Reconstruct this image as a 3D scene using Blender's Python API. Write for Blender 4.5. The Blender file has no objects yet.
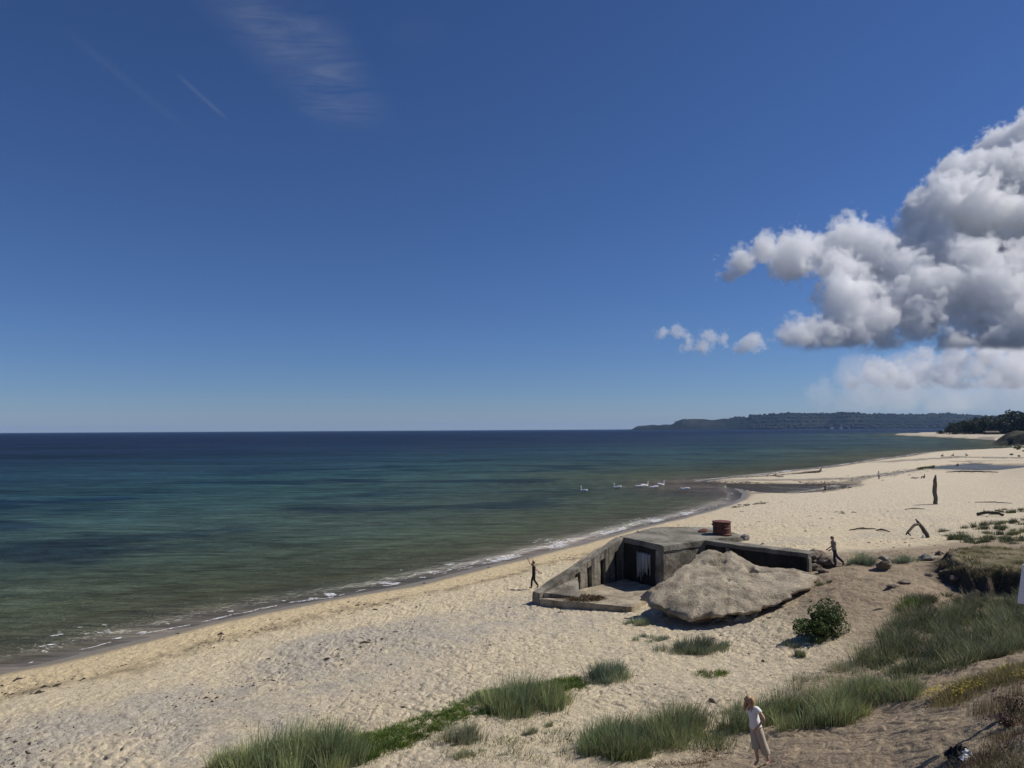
import bpy, bmesh, math, random
import numpy as np
from mathutils import Vector, Matrix, Euler, noise as mnoise

random.seed(7)
rng = np.random.default_rng(11)
scene = bpy.context.scene
COL = scene.collection
R = math.radians

# ------------------------------------------------------------------ camera
F = 709.0                      # focal length in pixels at 1024 wide
CAMZ = 11.0
PITCH = math.atan(45.6 / F)
ROLL = 0.0056
fw = np.array([0, math.cos(PITCH), math.sin(PITCH)])
u0 = np.array([0, -math.sin(PITCH), math.cos(PITCH)])
x0 = np.array([1.0, 0, 0])
up = u0 * math.cos(ROLL) + x0 * math.sin(ROLL)
rt = x0 * math.cos(ROLL) - u0 * math.sin(ROLL)
cam = bpy.data.cameras.new('camera'); camo = bpy.data.objects.new('camera', cam); COL.objects.link(camo)
camo.matrix_world = Matrix(((rt[0], up[0], -fw[0], 0), (rt[1], up[1], -fw[1], 0), (rt[2], up[2], -fw[2], CAMZ), (0, 0, 0, 1)))
cam.sensor_width = 36.0; cam.lens = 36.0 * F / 1024.0
cam.clip_start = 0.1; cam.clip_end = 100000
scene.camera = camo

def ray(px, py):
    return fw + rt * ((px - 512) / F) + up * ((384 - py) / F)
def at(px, py, z=0.0):
    d = ray(px, py); t = (z - CAMZ) / d[2]
    return np.array([d[0] * t, d[1] * t, z])
def atY(px, py, Y):
    d = ray(px, py); t = Y / d[1]
    return np.array([d[0] * t, Y, CAMZ + d[2] * t])

# ------------------------------------------------------------------ noise in numpy
_perm = rng.random((256, 256))
_ang = rng.random((256, 256)) * 2 * np.pi
_gx, _gy = np.cos(_ang), np.sin(_ang)
def gnoise(x, y):
    xi = np.floor(x).astype(np.int64); yi = np.floor(y).astype(np.int64)
    fx = x - xi; fy = y - yi
    sx = fx * fx * fx * (fx * (fx * 6 - 15) + 10); sy = fy * fy * fy * (fy * (fy * 6 - 15) + 10)
    def g(a, b, dx, dy):
        i = a & 255; j = b & 255
        return _gx[i, j] * dx + _gy[i, j] * dy
    n00 = g(xi, yi, fx, fy); n10 = g(xi + 1, yi, fx - 1, fy)
    n01 = g(xi, yi + 1, fx, fy - 1); n11 = g(xi + 1, yi + 1, fx - 1, fy - 1)
    a = n00 + sx * (n10 - n00); b = n01 + sx * (n11 - n01)
    return (a + sy * (b - a)) * 1.4
def fbm(x, y, o=4):
    s = 0; a = 1.0
    for k in range(o):
        s = s + a * gnoise(x * 2**k + 17.3 * k, y * 2**k - 9.1 * k); a *= 0.5
    return s
def sstep(a, b, x):
    t = np.clip((x - a) / (b - a), 0, 1); return t * t * (3 - 2 * t)
def inside(P, X, Y):
    P = np.asarray(P); r = np.zeros(X.shape, bool); n = len(P)
    for i in range(n):
        ax, ay = P[i][:2]; bx, by = P[(i + 1) % n][:2]
        c = (ay > Y) != (by > Y)
        if ay != by:
            r ^= c & (X < (bx - ax) * (Y - ay) / (by - ay) + ax)
    return r
def distpoly(P, X, Y, closed=True):
    P = np.asarray(P); D = np.full(X.shape, 1e18); n = len(P)
    for i in range(n if closed else n - 1):
        ax, ay = P[i][:2]; bx, by = P[(i + 1) % n][:2]
        dx, dy = bx - ax, by - ay; L = dx * dx + dy * dy + 1e-12
        t = np.clip(((X - ax) * dx + (Y - ay) * dy) / L, 0, 1)
        D = np.minimum(D, (X - ax - t * dx) ** 2 + (Y - ay - t * dy) ** 2)
    return np.sqrt(D)

# ------------------------------------------------------------------ coast line and heights
def pts(l): return [at(*p)[:2] for p in l]
SHORE_MAIN = [np.array([-200., -190]), np.array([-120., -90]), np.array([-60., -14])] + pts([
    (0, 672), (45, 663), (100, 649), (150, 637), (200, 625), (250, 614), (300, 604), (350, 595), (400, 586), (440, 577), (480, 567), (510, 561), (540, 553.5), (570, 546),
    (600, 537.5), (625, 531), (650, 525), (675, 519.5), (700, 513), (718, 507.5), (732, 502.5), (741, 498), (742, 494), (738, 490.5), (732, 488)])
SHORE_SPIT = pts([(745, 490), (765, 493), (785, 494), (805, 493), (825, 490.5), (845, 486.5), (850, 484.5), (835, 484), (800, 484), (750, 484), (720, 483.2),
    (706, 482), (706, 481), (715, 479.5), (735, 477.5), (760, 475), (800, 470.5), (830, 467.5), (860, 462.8), (890, 458.5), (910, 456),
    (920, 454), (930, 452.4), (948, 450.8), (980, 449.7), (1005, 448.7), (1022, 447.5), (1016, 445), (1011, 442.5), (1000, 440.5), (985, 439.3),
    (960, 438), (930, 436.5), (905, 435.4), (897, 434.9)])
SEA = SHORE_MAIN + SHORE_SPIT + [np.array(p) for p in ((560., 1060.), (700., 1220.), (1300., 1500.), (2500., 1900.), (5200., 5000.), (9000., 7000.), (40000., 9000.),
    (40000., 40000.), (-40000., 40000.), (-40000., -190.))]
POOL = pts([(922, 468.6), (935, 466.6), (958, 464.8), (975, 463.3), (1000, 465.4), (1050, 466.2), (1120, 466.5), (1120, 471.5), (1040, 471.8), (1000, 471), (960, 469.8)])
def shore_d(X, Y):
    sea = inside(SEA, X, Y); pool = inside(POOL, X, Y)
    D = distpoly(SEA, X, Y); D2 = distpoly(POOL, X, Y)
    return np.where(sea, -D, np.where(pool, -np.minimum(D2, D), np.minimum(D, D2)))

CTRL = [(0, 690, .75), (200, 645, .75), (400, 602, .75), (530, 589, .85), (0, 740, 1.1), (0, 766, 1.2), (120, 766, 1.4), (250, 766, 1.6), (360, 766, 1.75), (200, 700, 1.05),
    (300, 690, 1.2), (400, 650, 1.1), (480, 620, 1.05), (400, 720, 1.55), (500, 690, 1.6), (520, 720, 1.75), (500, 766, 1.95), (600, 766, 2.1), (600, 700, 1.75), (600, 650, 1.4),
    (650, 700, 1.85), (650, 640, 1.4), (700, 640, 1.5), (700, 690, 1.9), (700, 750, 2.3), (740, 740, 2.5), (755, 765, 2.9), (700, 768, 2.6),
    (800, 755, 3.35), (850, 735, 3.6), (900, 730, 4.05), (950, 710, 4.5), (1000, 720, 5.0), (1023, 690, 5.0), (1023, 740, 5.4), (950, 766, 4.8), (860, 766, 4.0),
    (535, 606, .95), (580, 612, 1.0), (625, 617, 1.1), (560, 580, .95), (600, 560, .95), (660, 545, 1.0), (720, 625, 1.5), (680, 625, 1.35), (760, 625, 1.85), (800, 600, 2.5),
    (775, 650, 1.95), (780, 690, 2.1), (820, 590, 2.95), (835, 566, 3.25), (850, 566, 3.3), (870, 569, 3.35), (888, 572, 3.4), (850, 600, 3.0), (840, 640, 2.3), (830, 680, 2.4),
    (900, 600, 3.2), (900, 640, 2.7), (900, 670, 2.9), (950, 600, 3.1), (960, 640, 3.0), (960, 665, 3.6), (1010, 620, 3.2), (1015, 655, 4.1), (900, 695, 3.3), (860, 700, 2.7),
    (870, 552, 2.2), (820, 548, 1.9), (925, 556, 3.6), (900, 545, 2.0), (850, 535, 1.4), (920, 530, 1.5), (980, 530, 1.9), (1020, 530, 2.1), (900, 515, 1.3), (1000, 510, 1.5), (800, 520, 1.2),
    (750, 510, 1.0), (935, 504, 1.2), (850, 500, 1.0), (1000, 490, 1.2), (900, 480, .5), (1000, 478, .55), (770, 480, .42), (850, 473, .45), (900, 462, .45), (980, 454, .45), (1010, 460, .45), (960, 462, .35), (1000, 473, .45)]
cw = [at(*c) for c in CTRL]
# the bluff under and behind the viewpoint, the ground far inland, and the scarp hollow
cw += [np.array(p, float) for p in ((0, 0, 9.3), (-2, -6, 9.4), (4, -6, 9.4), (2.5, 2, 8.9), (5, 5, 7.6), (1, 4, 7.3), (-2, 5, 6.2), (-6, 3, 5.2), (-12, 2, 2.6), (8, 9, 6.4), (4, 9, 5.2), (0, 10, 3.6), (-5, 12, 2.2),
    (-14, 12, 1.6), (14, 6, 7.6), (20, 12, 6.4), (40, 0, 8), (60, -40, 9), (0, -60, 9), (-40, -60, 6), (40, 30, 4.5), (60, 60, 3.0), (120, 60, 5), (120, 160, 2.5), (300, 300, 3), (420, 440, 2.0), (700, 1100, 2.5), (1500, 1200, 6), (6000, 3000, 20))]
CW = np.array(cw)
def tpc(X, Y):
    r = np.sqrt(X * X + Y * Y) + 3.0
    return np.arctan2(X, Y + 3.0) * 2.2, np.log(r)
cx, cy = tpc(CW[:, 0], CW[:, 1])
def phi(r2): return 0.5 * r2 * np.log(r2 + 1e-9)
_n = len(CW)
_A = np.zeros((_n + 3, _n + 3)); _A[:_n, :_n] = phi((cx[:, None] - cx) ** 2 + (cy[:, None] - cy) ** 2) + np.eye(_n) * 0.0015
_A[:_n, _n] = 1; _A[:_n, _n + 1] = cx; _A[:_n, _n + 2] = cy; _A[_n:, :_n] = _A[:_n, _n:].T
_W = np.linalg.solve(_A, np.concatenate([CW[:, 2], [0, 0, 0]]))
def tps(X, Y):
    a, b = tpc(X, Y)
    z = _W[_n] + _W[_n + 1] * a + _W[_n + 2] * b
    for i in range(_n):
        z = z + _W[i] * phi((a - cx[i]) ** 2 + (b - cy[i]) ** 2)
    return z
# grassy shelf on the right with its eroded edge
SHELF = [at(943, 557, 4.15)[:2], at(950, 561.5, 4.3)[:2], at(966, 563, 4.45)[:2], at(990, 566, 4.5)[:2], at(1024, 568, 4.55)[:2], np.array([34., 32.5]), np.array([46., 33.]), np.array([48., 46.]), np.array([36., 45.]), at(1020, 545, 4.4)[:2], at(970, 546, 4.2)[:2], at(948, 550, 4.1)[:2]]
def height(X, Y, d=None, micro=True):
    X = np.asarray(X, float); Y = np.asarray(Y, float)
    if d is None: d = shore_d(X, Y)
    z = np.maximum(tps(X, Y), 0.28)
    wob = fbm(X * 0.9, Y * 0.9, 3) * 0.45
    ins = inside(SHELF, X, Y); ds = np.where(ins, 1, -1) * distpoly(SHELF, X, Y) + wob
    k = sstep(-0.5, 0.55, ds)
    far = sstep(1.5, -6, ds)
    ztop = 4.35 + 0.14 * fbm(X * 0.3, Y * 0.3, 2)
    z = np.where(k > 0, np.maximum(z, z * (1 - k) + ztop * k), z)
    # dune unevenness above the flat beach
    dune = sstep(2.0, 3.2, z) * sstep(90, 60, np.hypot(X, Y)) * (1 - 0.7 * k)
    z = z + dune * 0.16 * fbm(X * 0.35, Y * 0.35, 3)
    rr = np.hypot(X, Y)
    z = z + 0.05 * fbm(X * 0.12, Y * 0.12, 2) * sstep(3, 12, d)
    if micro:
        m = sstep(0.8, 2.6, d) * sstep(170, 60, rr) * (1 - .42 * sstep(2.5, 3.3, z))
        n1 = gnoise(X * 1.15, Y * 1.15); n2 = gnoise(X * 2.3 + 5, Y * 2.3); n3 = gnoise(X * 4.9 - 3, Y * 4.9)
        patch = np.clip(0.62 + 0.75 * fbm(X * 0.16, Y * 0.16, 3), .18, 1.25); z = z + m * .05 * gnoise(X * .31 + 3, Y * .31)
        dents = -0.11 * np.clip(np.abs(n2) * -1 + 0.22, 0, 1) * 2 + 0.05 * n1 + 0.035 * n2 + 0.022 * n3
        z = z + m * patch * dents * 1.3
    s = 1 - np.exp(-np.maximum(d, 0) / 3.6)
    land = z * s
    sea = -np.minimum(0.09 * np.maximum(-d, 0) ** 0.9, 4.0)
    return np.where(d > 0, land, sea)
def ground(px, py):
    """where the line of sight through a measured image point meets the ground"""
    d = ray(px, py); t = np.concatenate([np.arange(6, 120, 0.05), np.arange(120, 1500, 0.5)])
    X = d[0] * t; Y = d[1] * t; Z = CAMZ + d[2] * t
    h = height(X, Y, micro=False)
    i = int(np.argmax(Z <= h))
    return np.array([X[i], Y[i], float(height(X[i:i + 1], Y[i:i + 1], micro=False)[0])])
def hz(x, y): return float(height(np.array([x]), np.array([y]), micro=False)[0])

# ------------------------------------------------------------------ object helpers
def tag(o, label=None, cat=None, group=None, kind=None):
    if label: o['label'] = label
    if cat: o['category'] = cat
    if group: o['group'] = group
    if kind: o['kind'] = kind
    return o
def mesh_obj(name, V, Fc, mat=None, parent=None, smooth=True, attrs=None, cols=None):
    me = bpy.data.meshes.new(name)
    V = np.asarray(V, dtype=np.float32)
    if isinstance(Fc, np.ndarray):
        nf, k = Fc.shape
        me.vertices.add(len(V)); me.vertices.foreach_set('co', V.ravel())
        me.loops.add(nf * k); me.loops.foreach_set('vertex_index', Fc.astype(np.int32).ravel())
        me.polygons.add(nf); me.polygons.foreach_set('loop_start', np.arange(0, nf * k, k, dtype=np.int32))
        me.update(calc_edges=True)
    else:
        me.from_pydata(V.tolist(), [], Fc)
    if smooth: me.polygons.foreach_set('use_smooth', np.ones(len(me.polygons), bool))
    for an, av in (attrs or {}).items():
        a = me.attributes.new(an, 'FLOAT', 'POINT'); a.data.foreach_set('value', np.asarray(av, np.float32).ravel())
    if cols is not None:
        a = me.attributes.new('tint', 'FLOAT_COLOR', 'POINT')
        c = np.ones((len(V), 4), np.float32); c[:, :3] = cols; a.data.foreach_set('color', c.ravel())
    if mat: me.materials.append(mat)
    o = bpy.data.objects.new(name, me); COL.objects.link(o)
    if parent is not None: o.parent = parent
    return o
def bm_obj(name, bm, mat=None, parent=None, smooth=False):
    me = bpy.data.meshes.new(name); bmesh.ops.recalc_face_normals(bm, faces=bm.faces[:]); bm.to_mesh(me); bm.free()
    if smooth: me.polygons.foreach_set('use_smooth', np.ones(len(me.polygons), bool))
    if mat: me.materials.append(mat)
    o = bpy.data.objects.new(name, me); COL.objects.link(o)
    if parent is not None: o.parent = parent
    return o
def empty(name, loc, rz=0.0):
    o = bpy.data.objects.new(name, None); COL.objects.link(o); o.location = loc; o.rotation_euler = (0, 0, rz); o.empty_display_size = 0.2
    return o
def copy_tree(o, parent=None):
    c = o.copy(); COL.objects.link(c)
    if parent is not None: c.parent = parent
    for ch in list(o.children): copy_tree(ch, c)
    return c
def grid_faces(nr, nc, wrap=False):
    i = np.arange(nr - 1)[:, None]; j = np.arange(nc if wrap else nc - 1)[None, :]
    j2 = (j + 1) % nc
    return np.stack([i * nc + j, i * nc + j2, (i + 1) * nc + j2, (i + 1) * nc + j], -1).reshape(-1, 4)

# ------------------------------------------------------------------ materials
def new_mat(name):
    m = bpy.data.materials.new(name); m.use_nodes = True
    nt = m.node_tree; b = nt.nodes['Principled BSDF']
    return m, nt, b
def N(nt, t, **kw):
    n = nt.nodes.new(t)
    for k, v in kw.items():
        if k in ('operation', 'blend_type', 'data_type', 'attribute_name', 'feature', 'noise_dimensions', 'distance', 'interpolation', 'clamp'): setattr(n, k, v)
        else: n.inputs[k].default_value = v
    return n
def mixc(nt, fac, a, b, mode='MIX'):
    n = nt.nodes.new('ShaderNodeMix'); n.data_type = 'RGBA'; n.blend_type = mode
    for s, v in ((0, fac), (6, a), (7, b)):
        if hasattr(v, 'is_output'): nt.links.new(v, n.inputs[s])
        elif s == 0: n.inputs[0].default_value = v
        else: n.inputs[s].default_value = (*v, 1) if len(v) == 3 else v
    return n.outputs[2]
def ramp(nt, src, stops):
    n = nt.nodes.new('ShaderNodeValToRGB'); e = n.color_ramp.elements
    while len(e) > 1: e.remove(e[-1])
    for i, (p, c) in enumerate(stops):
        q = e[0] if i == 0 else e.new(p)
        q.position = p; q.color = (*c, 1) if not isinstance(c, float) else (c, c, c, 1)
    nt.links.new(src, n.inputs[0]); return n.outputs[0]
def pos(nt):
    return nt.nodes.new('ShaderNodeNewGeometry').outputs['Position']
def objc(nt):
    return nt.nodes.new('ShaderNodeTexCoord').outputs['Object']
def noise_tex(nt, vec, scale, detail=4.0, rough=0.55, dist=0.0):
    n = N(nt, 'ShaderNodeTexNoise', Scale=scale, Detail=detail, Roughness=rough, Distortion=dist)
    nt.links.new(vec, n.inputs['Vector']); return n.outputs[0]
def bump(nt, b, h, strength, dist, normal=None):
    n = N(nt, 'ShaderNodeBump', Strength=strength, Distance=dist); nt.links.new(h, n.inputs['Height'])
    if normal is not None: nt.links.new(normal, n.inputs['Normal'])
    if b is not None: nt.links.new(n.outputs[0], b.inputs['Normal'])
    return n.outputs[0]
def math2(nt, op, a, b=None):
    n = nt.nodes.new('ShaderNodeMath'); n.operation = op
    for i, v in enumerate((a, b)):
        if v is None: continue
        if hasattr(v, 'is_output'): nt.links.new(v, n.inputs[i])
        else: n.inputs[i].default_value = v
    return n.outputs[0]
def plain(name, col, rough=0.8, var=0.15, scale=6.0, spec=0.3, metal=0.0):
    m, nt, b = new_mat(name)
    v = noise_tex(nt, objc(nt), scale, 5.0)
    c = mixc(nt, v, tuple(x * (1 - var) for x in col), tuple(min(1, x * (1 + var)) for x in col))
    nt.links.new(c, b.inputs['Base Color']); b.inputs['Roughness'].default_value = rough
    b.inputs['Specular IOR Level'].default_value = spec; b.inputs['Metallic'].default_value = metal
    return m

def mat_sand():
    m, nt, b = new_mat('beach_sand')
    P = pos(nt)
    tint = nt.nodes.new('ShaderNodeAttribute'); tint.attribute_name = 'tint'
    wet = nt.nodes.new('ShaderNodeAttribute'); wet.attribute_name = 'wet'
    n1 = noise_tex(nt, P, 3.2, 6.0, 0.65); n2 = noise_tex(nt, P, 14.0, 5.0, 0.7)
    v = ramp(nt, n1, [(0.25, 0.72), (0.75, 1.16)])
    c = mixc(nt, 1.0, tint.outputs['Color'], v, 'MULTIPLY')
    v2 = ramp(nt, n2, [(0.3, 0.66), (0.7, 1.22)])
    c = mixc(nt, 1.0, c, v2, 'MULTIPLY')
    nt.links.new(c, b.inputs['Base Color'])
    r = math2(nt, 'SUBTRACT', 0.95, math2(nt, 'MULTIPLY', wet.outputs['Fac'], 0.62)); nt.links.new(r, b.inputs['Roughness'])
    b.inputs['Specular IOR Level'].default_value = 0.22
    dry = math2(nt, 'SUBTRACT', 1.0, wet.outputs['Fac'])
    vo = N(nt, 'ShaderNodeTexVoronoi', feature='SMOOTH_F1', Scale=2.3); vo.inputs['Smoothness'].default_value = 0.6; vo.inputs['Randomness'].default_value = 1.0
    dn = noise_tex(nt, P, 1.5, 2.0)
    wv = nt.nodes.new('ShaderNodeVectorMath'); wv.operation = 'MULTIPLY_ADD'
    cmb = nt.nodes.new('ShaderNodeCombineXYZ'); nt.links.new(dn, cmb.inputs[0]); nt.links.new(n1, cmb.inputs[1])
    nt.links.new(cmb.outputs[0], wv.inputs[0]); wv.inputs[1].default_value = (.7, .7, 0); nt.links.new(P, wv.inputs[2])
    nt.links.new(wv.outputs[0], vo.inputs['Vector'])
    h = math2(nt, 'ADD', math2(nt, 'MULTIPLY', vo.outputs['Distance'], 0.8), math2(nt, 'MULTIPLY', noise_tex(nt, P, 7.0, 5.0, 0.7), 0.95))
    h = math2(nt, 'MULTIPLY', h, dry)
    bump(nt, b, h, 0.8, 0.14)
    return m
M = {}
M['sand'] = mat_sand()

def mat_water():
    m, nt, b = new_mat('sea_water')
    P = pos(nt)
    tint = nt.nodes.new('ShaderNodeAttribute'); tint.attribute_name = 'tint'
    sp = nt.nodes.new('ShaderNodeAttribute'); sp.attribute_name = 'calm'
    def mapped(rot, sc):
        mp = nt.nodes.new('ShaderNodeMapping'); mp.inputs['Rotation'].default_value = (0, 0, rot); mp.inputs['Scale'].default_value = sc
        nt.links.new(P, mp.inputs['Vector']); return mp.outputs[0]
    a = noise_tex(nt, mapped(R(-14), (0.16, 0.62, 1)), 1.0, 3.0, 0.55, 0.6)
    c = noise_tex(nt, mapped(R(9), (0.50, 1.7, 1)), 1.0, 4.0, 0.6, 0.4)
    e = noise_tex(nt, mapped(R(-24), (1.8, 3.8, 1)), 1.0, 3.0, 0.6)
    g = noise_tex(nt, mapped(R(-6), (0.004, 0.017, 1)), 1.0, 9.0, 0.84, 0.3)
    k = noise_tex(nt, mapped(R(-5), (0.10, 0.62, 1)), 1.0, 4.0, 0.66, 0.5)
    # drifts of clearer and cloudier water, with ripple light and dark put into the colour
    turb_ripple = math2(nt, 'MULTIPLY', ramp(nt, g, [(.34, .55), (.66, 1.5)]), ramp(nt, k, [(.30, .54), (.70, 1.52)]))
    k2 = noise_tex(nt, mapped(R(-8), (0.42, 2.3, 1)), 1.0, 3.0, 0.6, 0.4)
    turb_ripple = math2(nt, 'MULTIPLY', turb_ripple, ramp(nt, k2, [(.30, .68), (.70, 1.34)]))
    base = mixc(nt, 1.0, tint.outputs['Color'], turb_ripple, 'MULTIPLY')
    h = math2(nt, 'ADD', math2(nt, 'ADD', math2(nt, 'MULTIPLY', g, 6.0), math2(nt, 'MULTIPLY', a, 1.6)), math2(nt, 'ADD', math2(nt, 'MULTIPLY', c, 0.80), math2(nt, 'MULTIPLY', e, 0.38)))
    h = math2(nt, 'MULTIPLY', h, math2(nt, 'SUBTRACT', 1.0, sp.outputs['Fac']))
    nrm = bump(nt, None, h, 1.0, 0.9)
    df = nt.nodes.new('ShaderNodeBsdfDiffuse'); nt.links.new(base, df.inputs['Color']); nt.links.new(bump(nt, None, h, .5, 0.55), df.inputs['Normal'])
    gl = nt.nodes.new('ShaderNodeBsdfGlossy'); gl.inputs['Roughness'].default_value = .16; nt.links.new(nrm, gl.inputs['Normal'])
    lw = nt.nodes.new('ShaderNodeLayerWeight'); nt.links.new(nrm, lw.inputs['Normal'])
    fac = math2(nt, 'ADD', .02, math2(nt, 'MULTIPLY', math2(nt, 'POWER', lw.outputs['Facing'], 4.0), .25))      # a ruffled sea never mirrors fully
    fac = math2(nt, 'ADD', fac, math2(nt, 'MULTIPLY', sp.outputs['Fac'], .06))
    mx = nt.nodes.new('ShaderNodeMixShader'); nt.links.new(fac, mx.inputs[0]); nt.links.new(df.outputs[0], mx.inputs[1]); nt.links.new(gl.outputs[0], mx.inputs[2])
    nt.links.new(mx.outputs[0], nt.nodes['Material Output'].inputs['Surface']); nt.nodes.remove(b)
    return m
M['water'] = mat_water()

def mat_leaf(name, trans=0.26, rough=0.6):
    m, nt, b = new_mat(name)
    tint = nt.nodes.new('ShaderNodeAttribute'); tint.attribute_name = 'tint'
    nt.links.new(tint.outputs['Color'], b.inputs['Base Color']); b.inputs['Roughness'].default_value = rough; b.inputs['Specular IOR Level'].default_value = 0.25
    t = nt.nodes.new('ShaderNodeBsdfTranslucent'); nt.links.new(tint.outputs['Color'], t.inputs[0])
    mx = nt.nodes.new('ShaderNodeMixShader'); mx.inputs[0].default_value = trans
    nt.links.new(b.outputs[0], mx.inputs[1]); nt.links.new(t.outputs[0], mx.inputs[2])
    nt.links.new(mx.outputs[0], nt.nodes['Material Output'].inputs['Surface'])
    return m
M['grass'] = mat_leaf('grass_blade')

def mat_concrete(name='weathered_concrete', base=(.34, .31, .25), dark=(.12, .108, .088), streaks=True, s1=.55, s2=3.4):
    m, nt, b = new_mat(name)
    P = pos(nt)
    n1 = noise_tex(nt, P, s1, 8.0, 0.62, 0.4); n2 = noise_tex(nt, P, s2, 8.0, 0.7)
    c = mixc(nt, ramp(nt, n1, [(0.36, 0.0), (0.66, 1.0)]), dark, base)
    c = mixc(nt, 1.0, c, ramp(nt, n2, [(0.25, .62), (0.75, 1.25)]), 'MULTIPLY')
    if streaks:
        mp = nt.nodes.new('ShaderNodeMapping'); mp.inputs['Scale'].default_value = (2.6, 2.6, 0.16); nt.links.new(P, mp.inputs['Vector'])
        n3 = noise_tex(nt, mp.outputs[0], 1.0, 6.0, 0.65)
        gm = nt.nodes.new('ShaderNodeNewGeometry'); sx = nt.nodes.new('ShaderNodeSeparateXYZ'); nt.links.new(gm.outputs['Normal'], sx.inputs[0])
        vert = math2(nt, 'SUBTRACT', 1.0, math2(nt, 'ABSOLUTE', sx.outputs[2]))
        f = math2(nt, 'MULTIPLY', ramp(nt, n3, [(0.5, 0.0), (0.62, 0.85)]), vert)
        c = mixc(nt, f, c, tuple(x * .7 for x in dark))
    nt.links.new(c, b.inputs['Base Color']); b.inputs['Roughness'].default_value = 0.92; b.inputs['Specular IOR Level'].default_value = 0.2
    h = math2(nt, 'ADD', n2, math2(nt, 'MULTIPLY', noise_tex(nt, P, 14.0, 4.0, 0.6), 0.35))
    bump(nt, b, h, 0.8, 0.14)
    return m
M['concrete'] = mat_concrete()
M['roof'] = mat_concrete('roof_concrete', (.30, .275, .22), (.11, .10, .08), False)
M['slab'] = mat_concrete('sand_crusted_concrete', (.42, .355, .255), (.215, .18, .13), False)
M['wing'] = mat_concrete('sunlit_concrete', (.40, .36, .285), (.13, .115, .09))  # paler copy for the sun-facing walls, sunlight put into the colour
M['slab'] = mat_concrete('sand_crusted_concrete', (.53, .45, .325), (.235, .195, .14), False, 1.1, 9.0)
M['concrete_dark'] = mat_concrete('shade_toned_concrete', (.06, .054, .045), (.028, .026, .022))  # dark copy for walls turned from the sun, their shade put into the colour
def mat_lime():
    m, nt, b = new_mat('lime_runs')
    P = pos(nt); mp = nt.nodes.new('ShaderNodeMapping'); mp.inputs['Scale'].default_value = (5, 5, 0.35); nt.links.new(P, mp.inputs['Vector'])
    c = mixc(nt, ramp(nt, noise_tex(nt, mp.outputs[0], 1.0, 6.0, .6), [(0.35, 0.0), (0.65, 1.0)]), (.12, .115, .10), (.56, .54, .50))
    nt.links.new(c, b.inputs['Base Color']); b.inputs['Roughness'].default_value = .9
    return m
M['lime'] = mat_lime()
def mat_rust():
    m, nt, b = new_mat('rusted_steel')
    n = noise_tex(nt, objc(nt), 5.0, 8.0, .65)
    nt.links.new(mixc(nt, ramp(nt, n, [(.3, 0.), (.7, 1.)]), (.055, .018, .012), (.19, .055, .03)), b.inputs['Base Color'])
    b.inputs['Roughness'].default_value = .7; bump(nt, b, n, .4, .03); return m
M['rust'] = mat_rust()
def mat_rock(name, a, c):
    m, nt, b = new_mat(name)
    P = objc(nt); n = noise_tex(nt, P, 3.0, 8.0, .65); n2 = noise_tex(nt, P, 12., 5., .6)
    nt.links.new(mixc(nt, ramp(nt, n, [(.3, 0.), (.7, 1.)]), a, c), b.inputs['Base Color']); b.inputs['Roughness'].default_value = .9
    bump(nt, b, n2, .5, .05); return m
M['rock_brown'] = mat_rock('brown_rock', (.10, .075, .055), (.22, .17, .12))
M['rock_grey'] = mat_rock('grey_rock', (.12, .115, .10), (.30, .28, .24))
M['driftwood'] = mat_rock('driftwood_dark', (.035, .028, .022), (.10, .08, .06))
M['driftwood_pale'] = mat_rock('driftwood_grey', (.07, .06, .05), (.17, .145, .115))
def mat_foam():
    m, nt, b = new_mat('sea_foam'); b.inputs['Base Color'].default_value = (.8, .8, .79, 1); b.inputs['Roughness'].default_value = .9
    n = noise_tex(nt, pos(nt), 4.5, 6.0, .7); tr = nt.nodes.new('ShaderNodeBsdfTransparent'); mx = nt.nodes.new('ShaderNodeMixShader')
    nt.links.new(ramp(nt, n, [(.40, .12), (.62, .85)]), mx.inputs[0]); nt.links.new(tr.outputs[0], mx.inputs[1]); nt.links.new(b.outputs[0], mx.inputs[2])
    nt.links.new(mx.outputs[0], nt.nodes['Material Output'].inputs['Surface']); return m
M['foam'] = mat_foam()
M['skin'] = plain('skin', (.48, .29, .21), .55, .06)
M['hair_brown'] = plain('brown_hair', (.075, .042, .022), .5, .35, 30.)
M['hair_blonde'] = plain('reddish_blonde_hair', (.40, .26, .135), .45, .3, 30.)
M['hair_dark'] = plain('dark_hair', (.018, .014, .011), .5, .3, 30.)
M['black_cloth'] = plain('black_cloth', (.016, .016, .018), .9, .2)
M['white_cloth'] = plain('white_cloth', (.74, .72, .69), .9, .05)
M['beige_cloth'] = plain('beige_cloth', (.46, .385, .30), .9, .1)
M['denim'] = plain('dark_denim', (.028, .036, .062), .9, .25, 14.)
M['grey_cloth'] = plain('grey_cloth', (.20, .19, .19), .9, .15)
M['khaki_cloth'] = plain('khaki_shirt', (.25, .22, .18), .9, .15)
M['red_cloth'] = plain('dull_red_cloth', (.22, .05, .045), .9, .15)
M['blue_cloth'] = plain('blue_cloth', (.06, .09, .17), .9, .15)
M['dark_shoe'] = plain('dark_shoe', (.03, .028, .026), .7, .2)
M['eye'] = plain('eye_dark', (.02, .015, .012), .3, .1)
M['lip'] = plain('lip', (.33, .12, .10), .5, .1)
M['white_paint'] = plain('white_painted_board', (.76, .77, .79), .5, .04)
M['post_red'] = plain('weathered_red_post', (.16, .05, .035), .8, .25)
M['swan'] = plain('white_feathers', (.82, .81, .78), .8, .05)
M['beak'] = plain('orange_beak', (.55, .19, .04), .5, .1)
M['black_plastic'] = plain('black_sheeting', (.014, .014, .015), .85, .3)
M['white_scrap'] = plain('white_scrap', (.74, .74, .72), .7, .1)
M['weed'] = plain('dry_seaweed', (.035, .027, .02), .9, .3)
M['house_white'] = plain('white_render', (.72, .71, .68), .8, .05)
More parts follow.
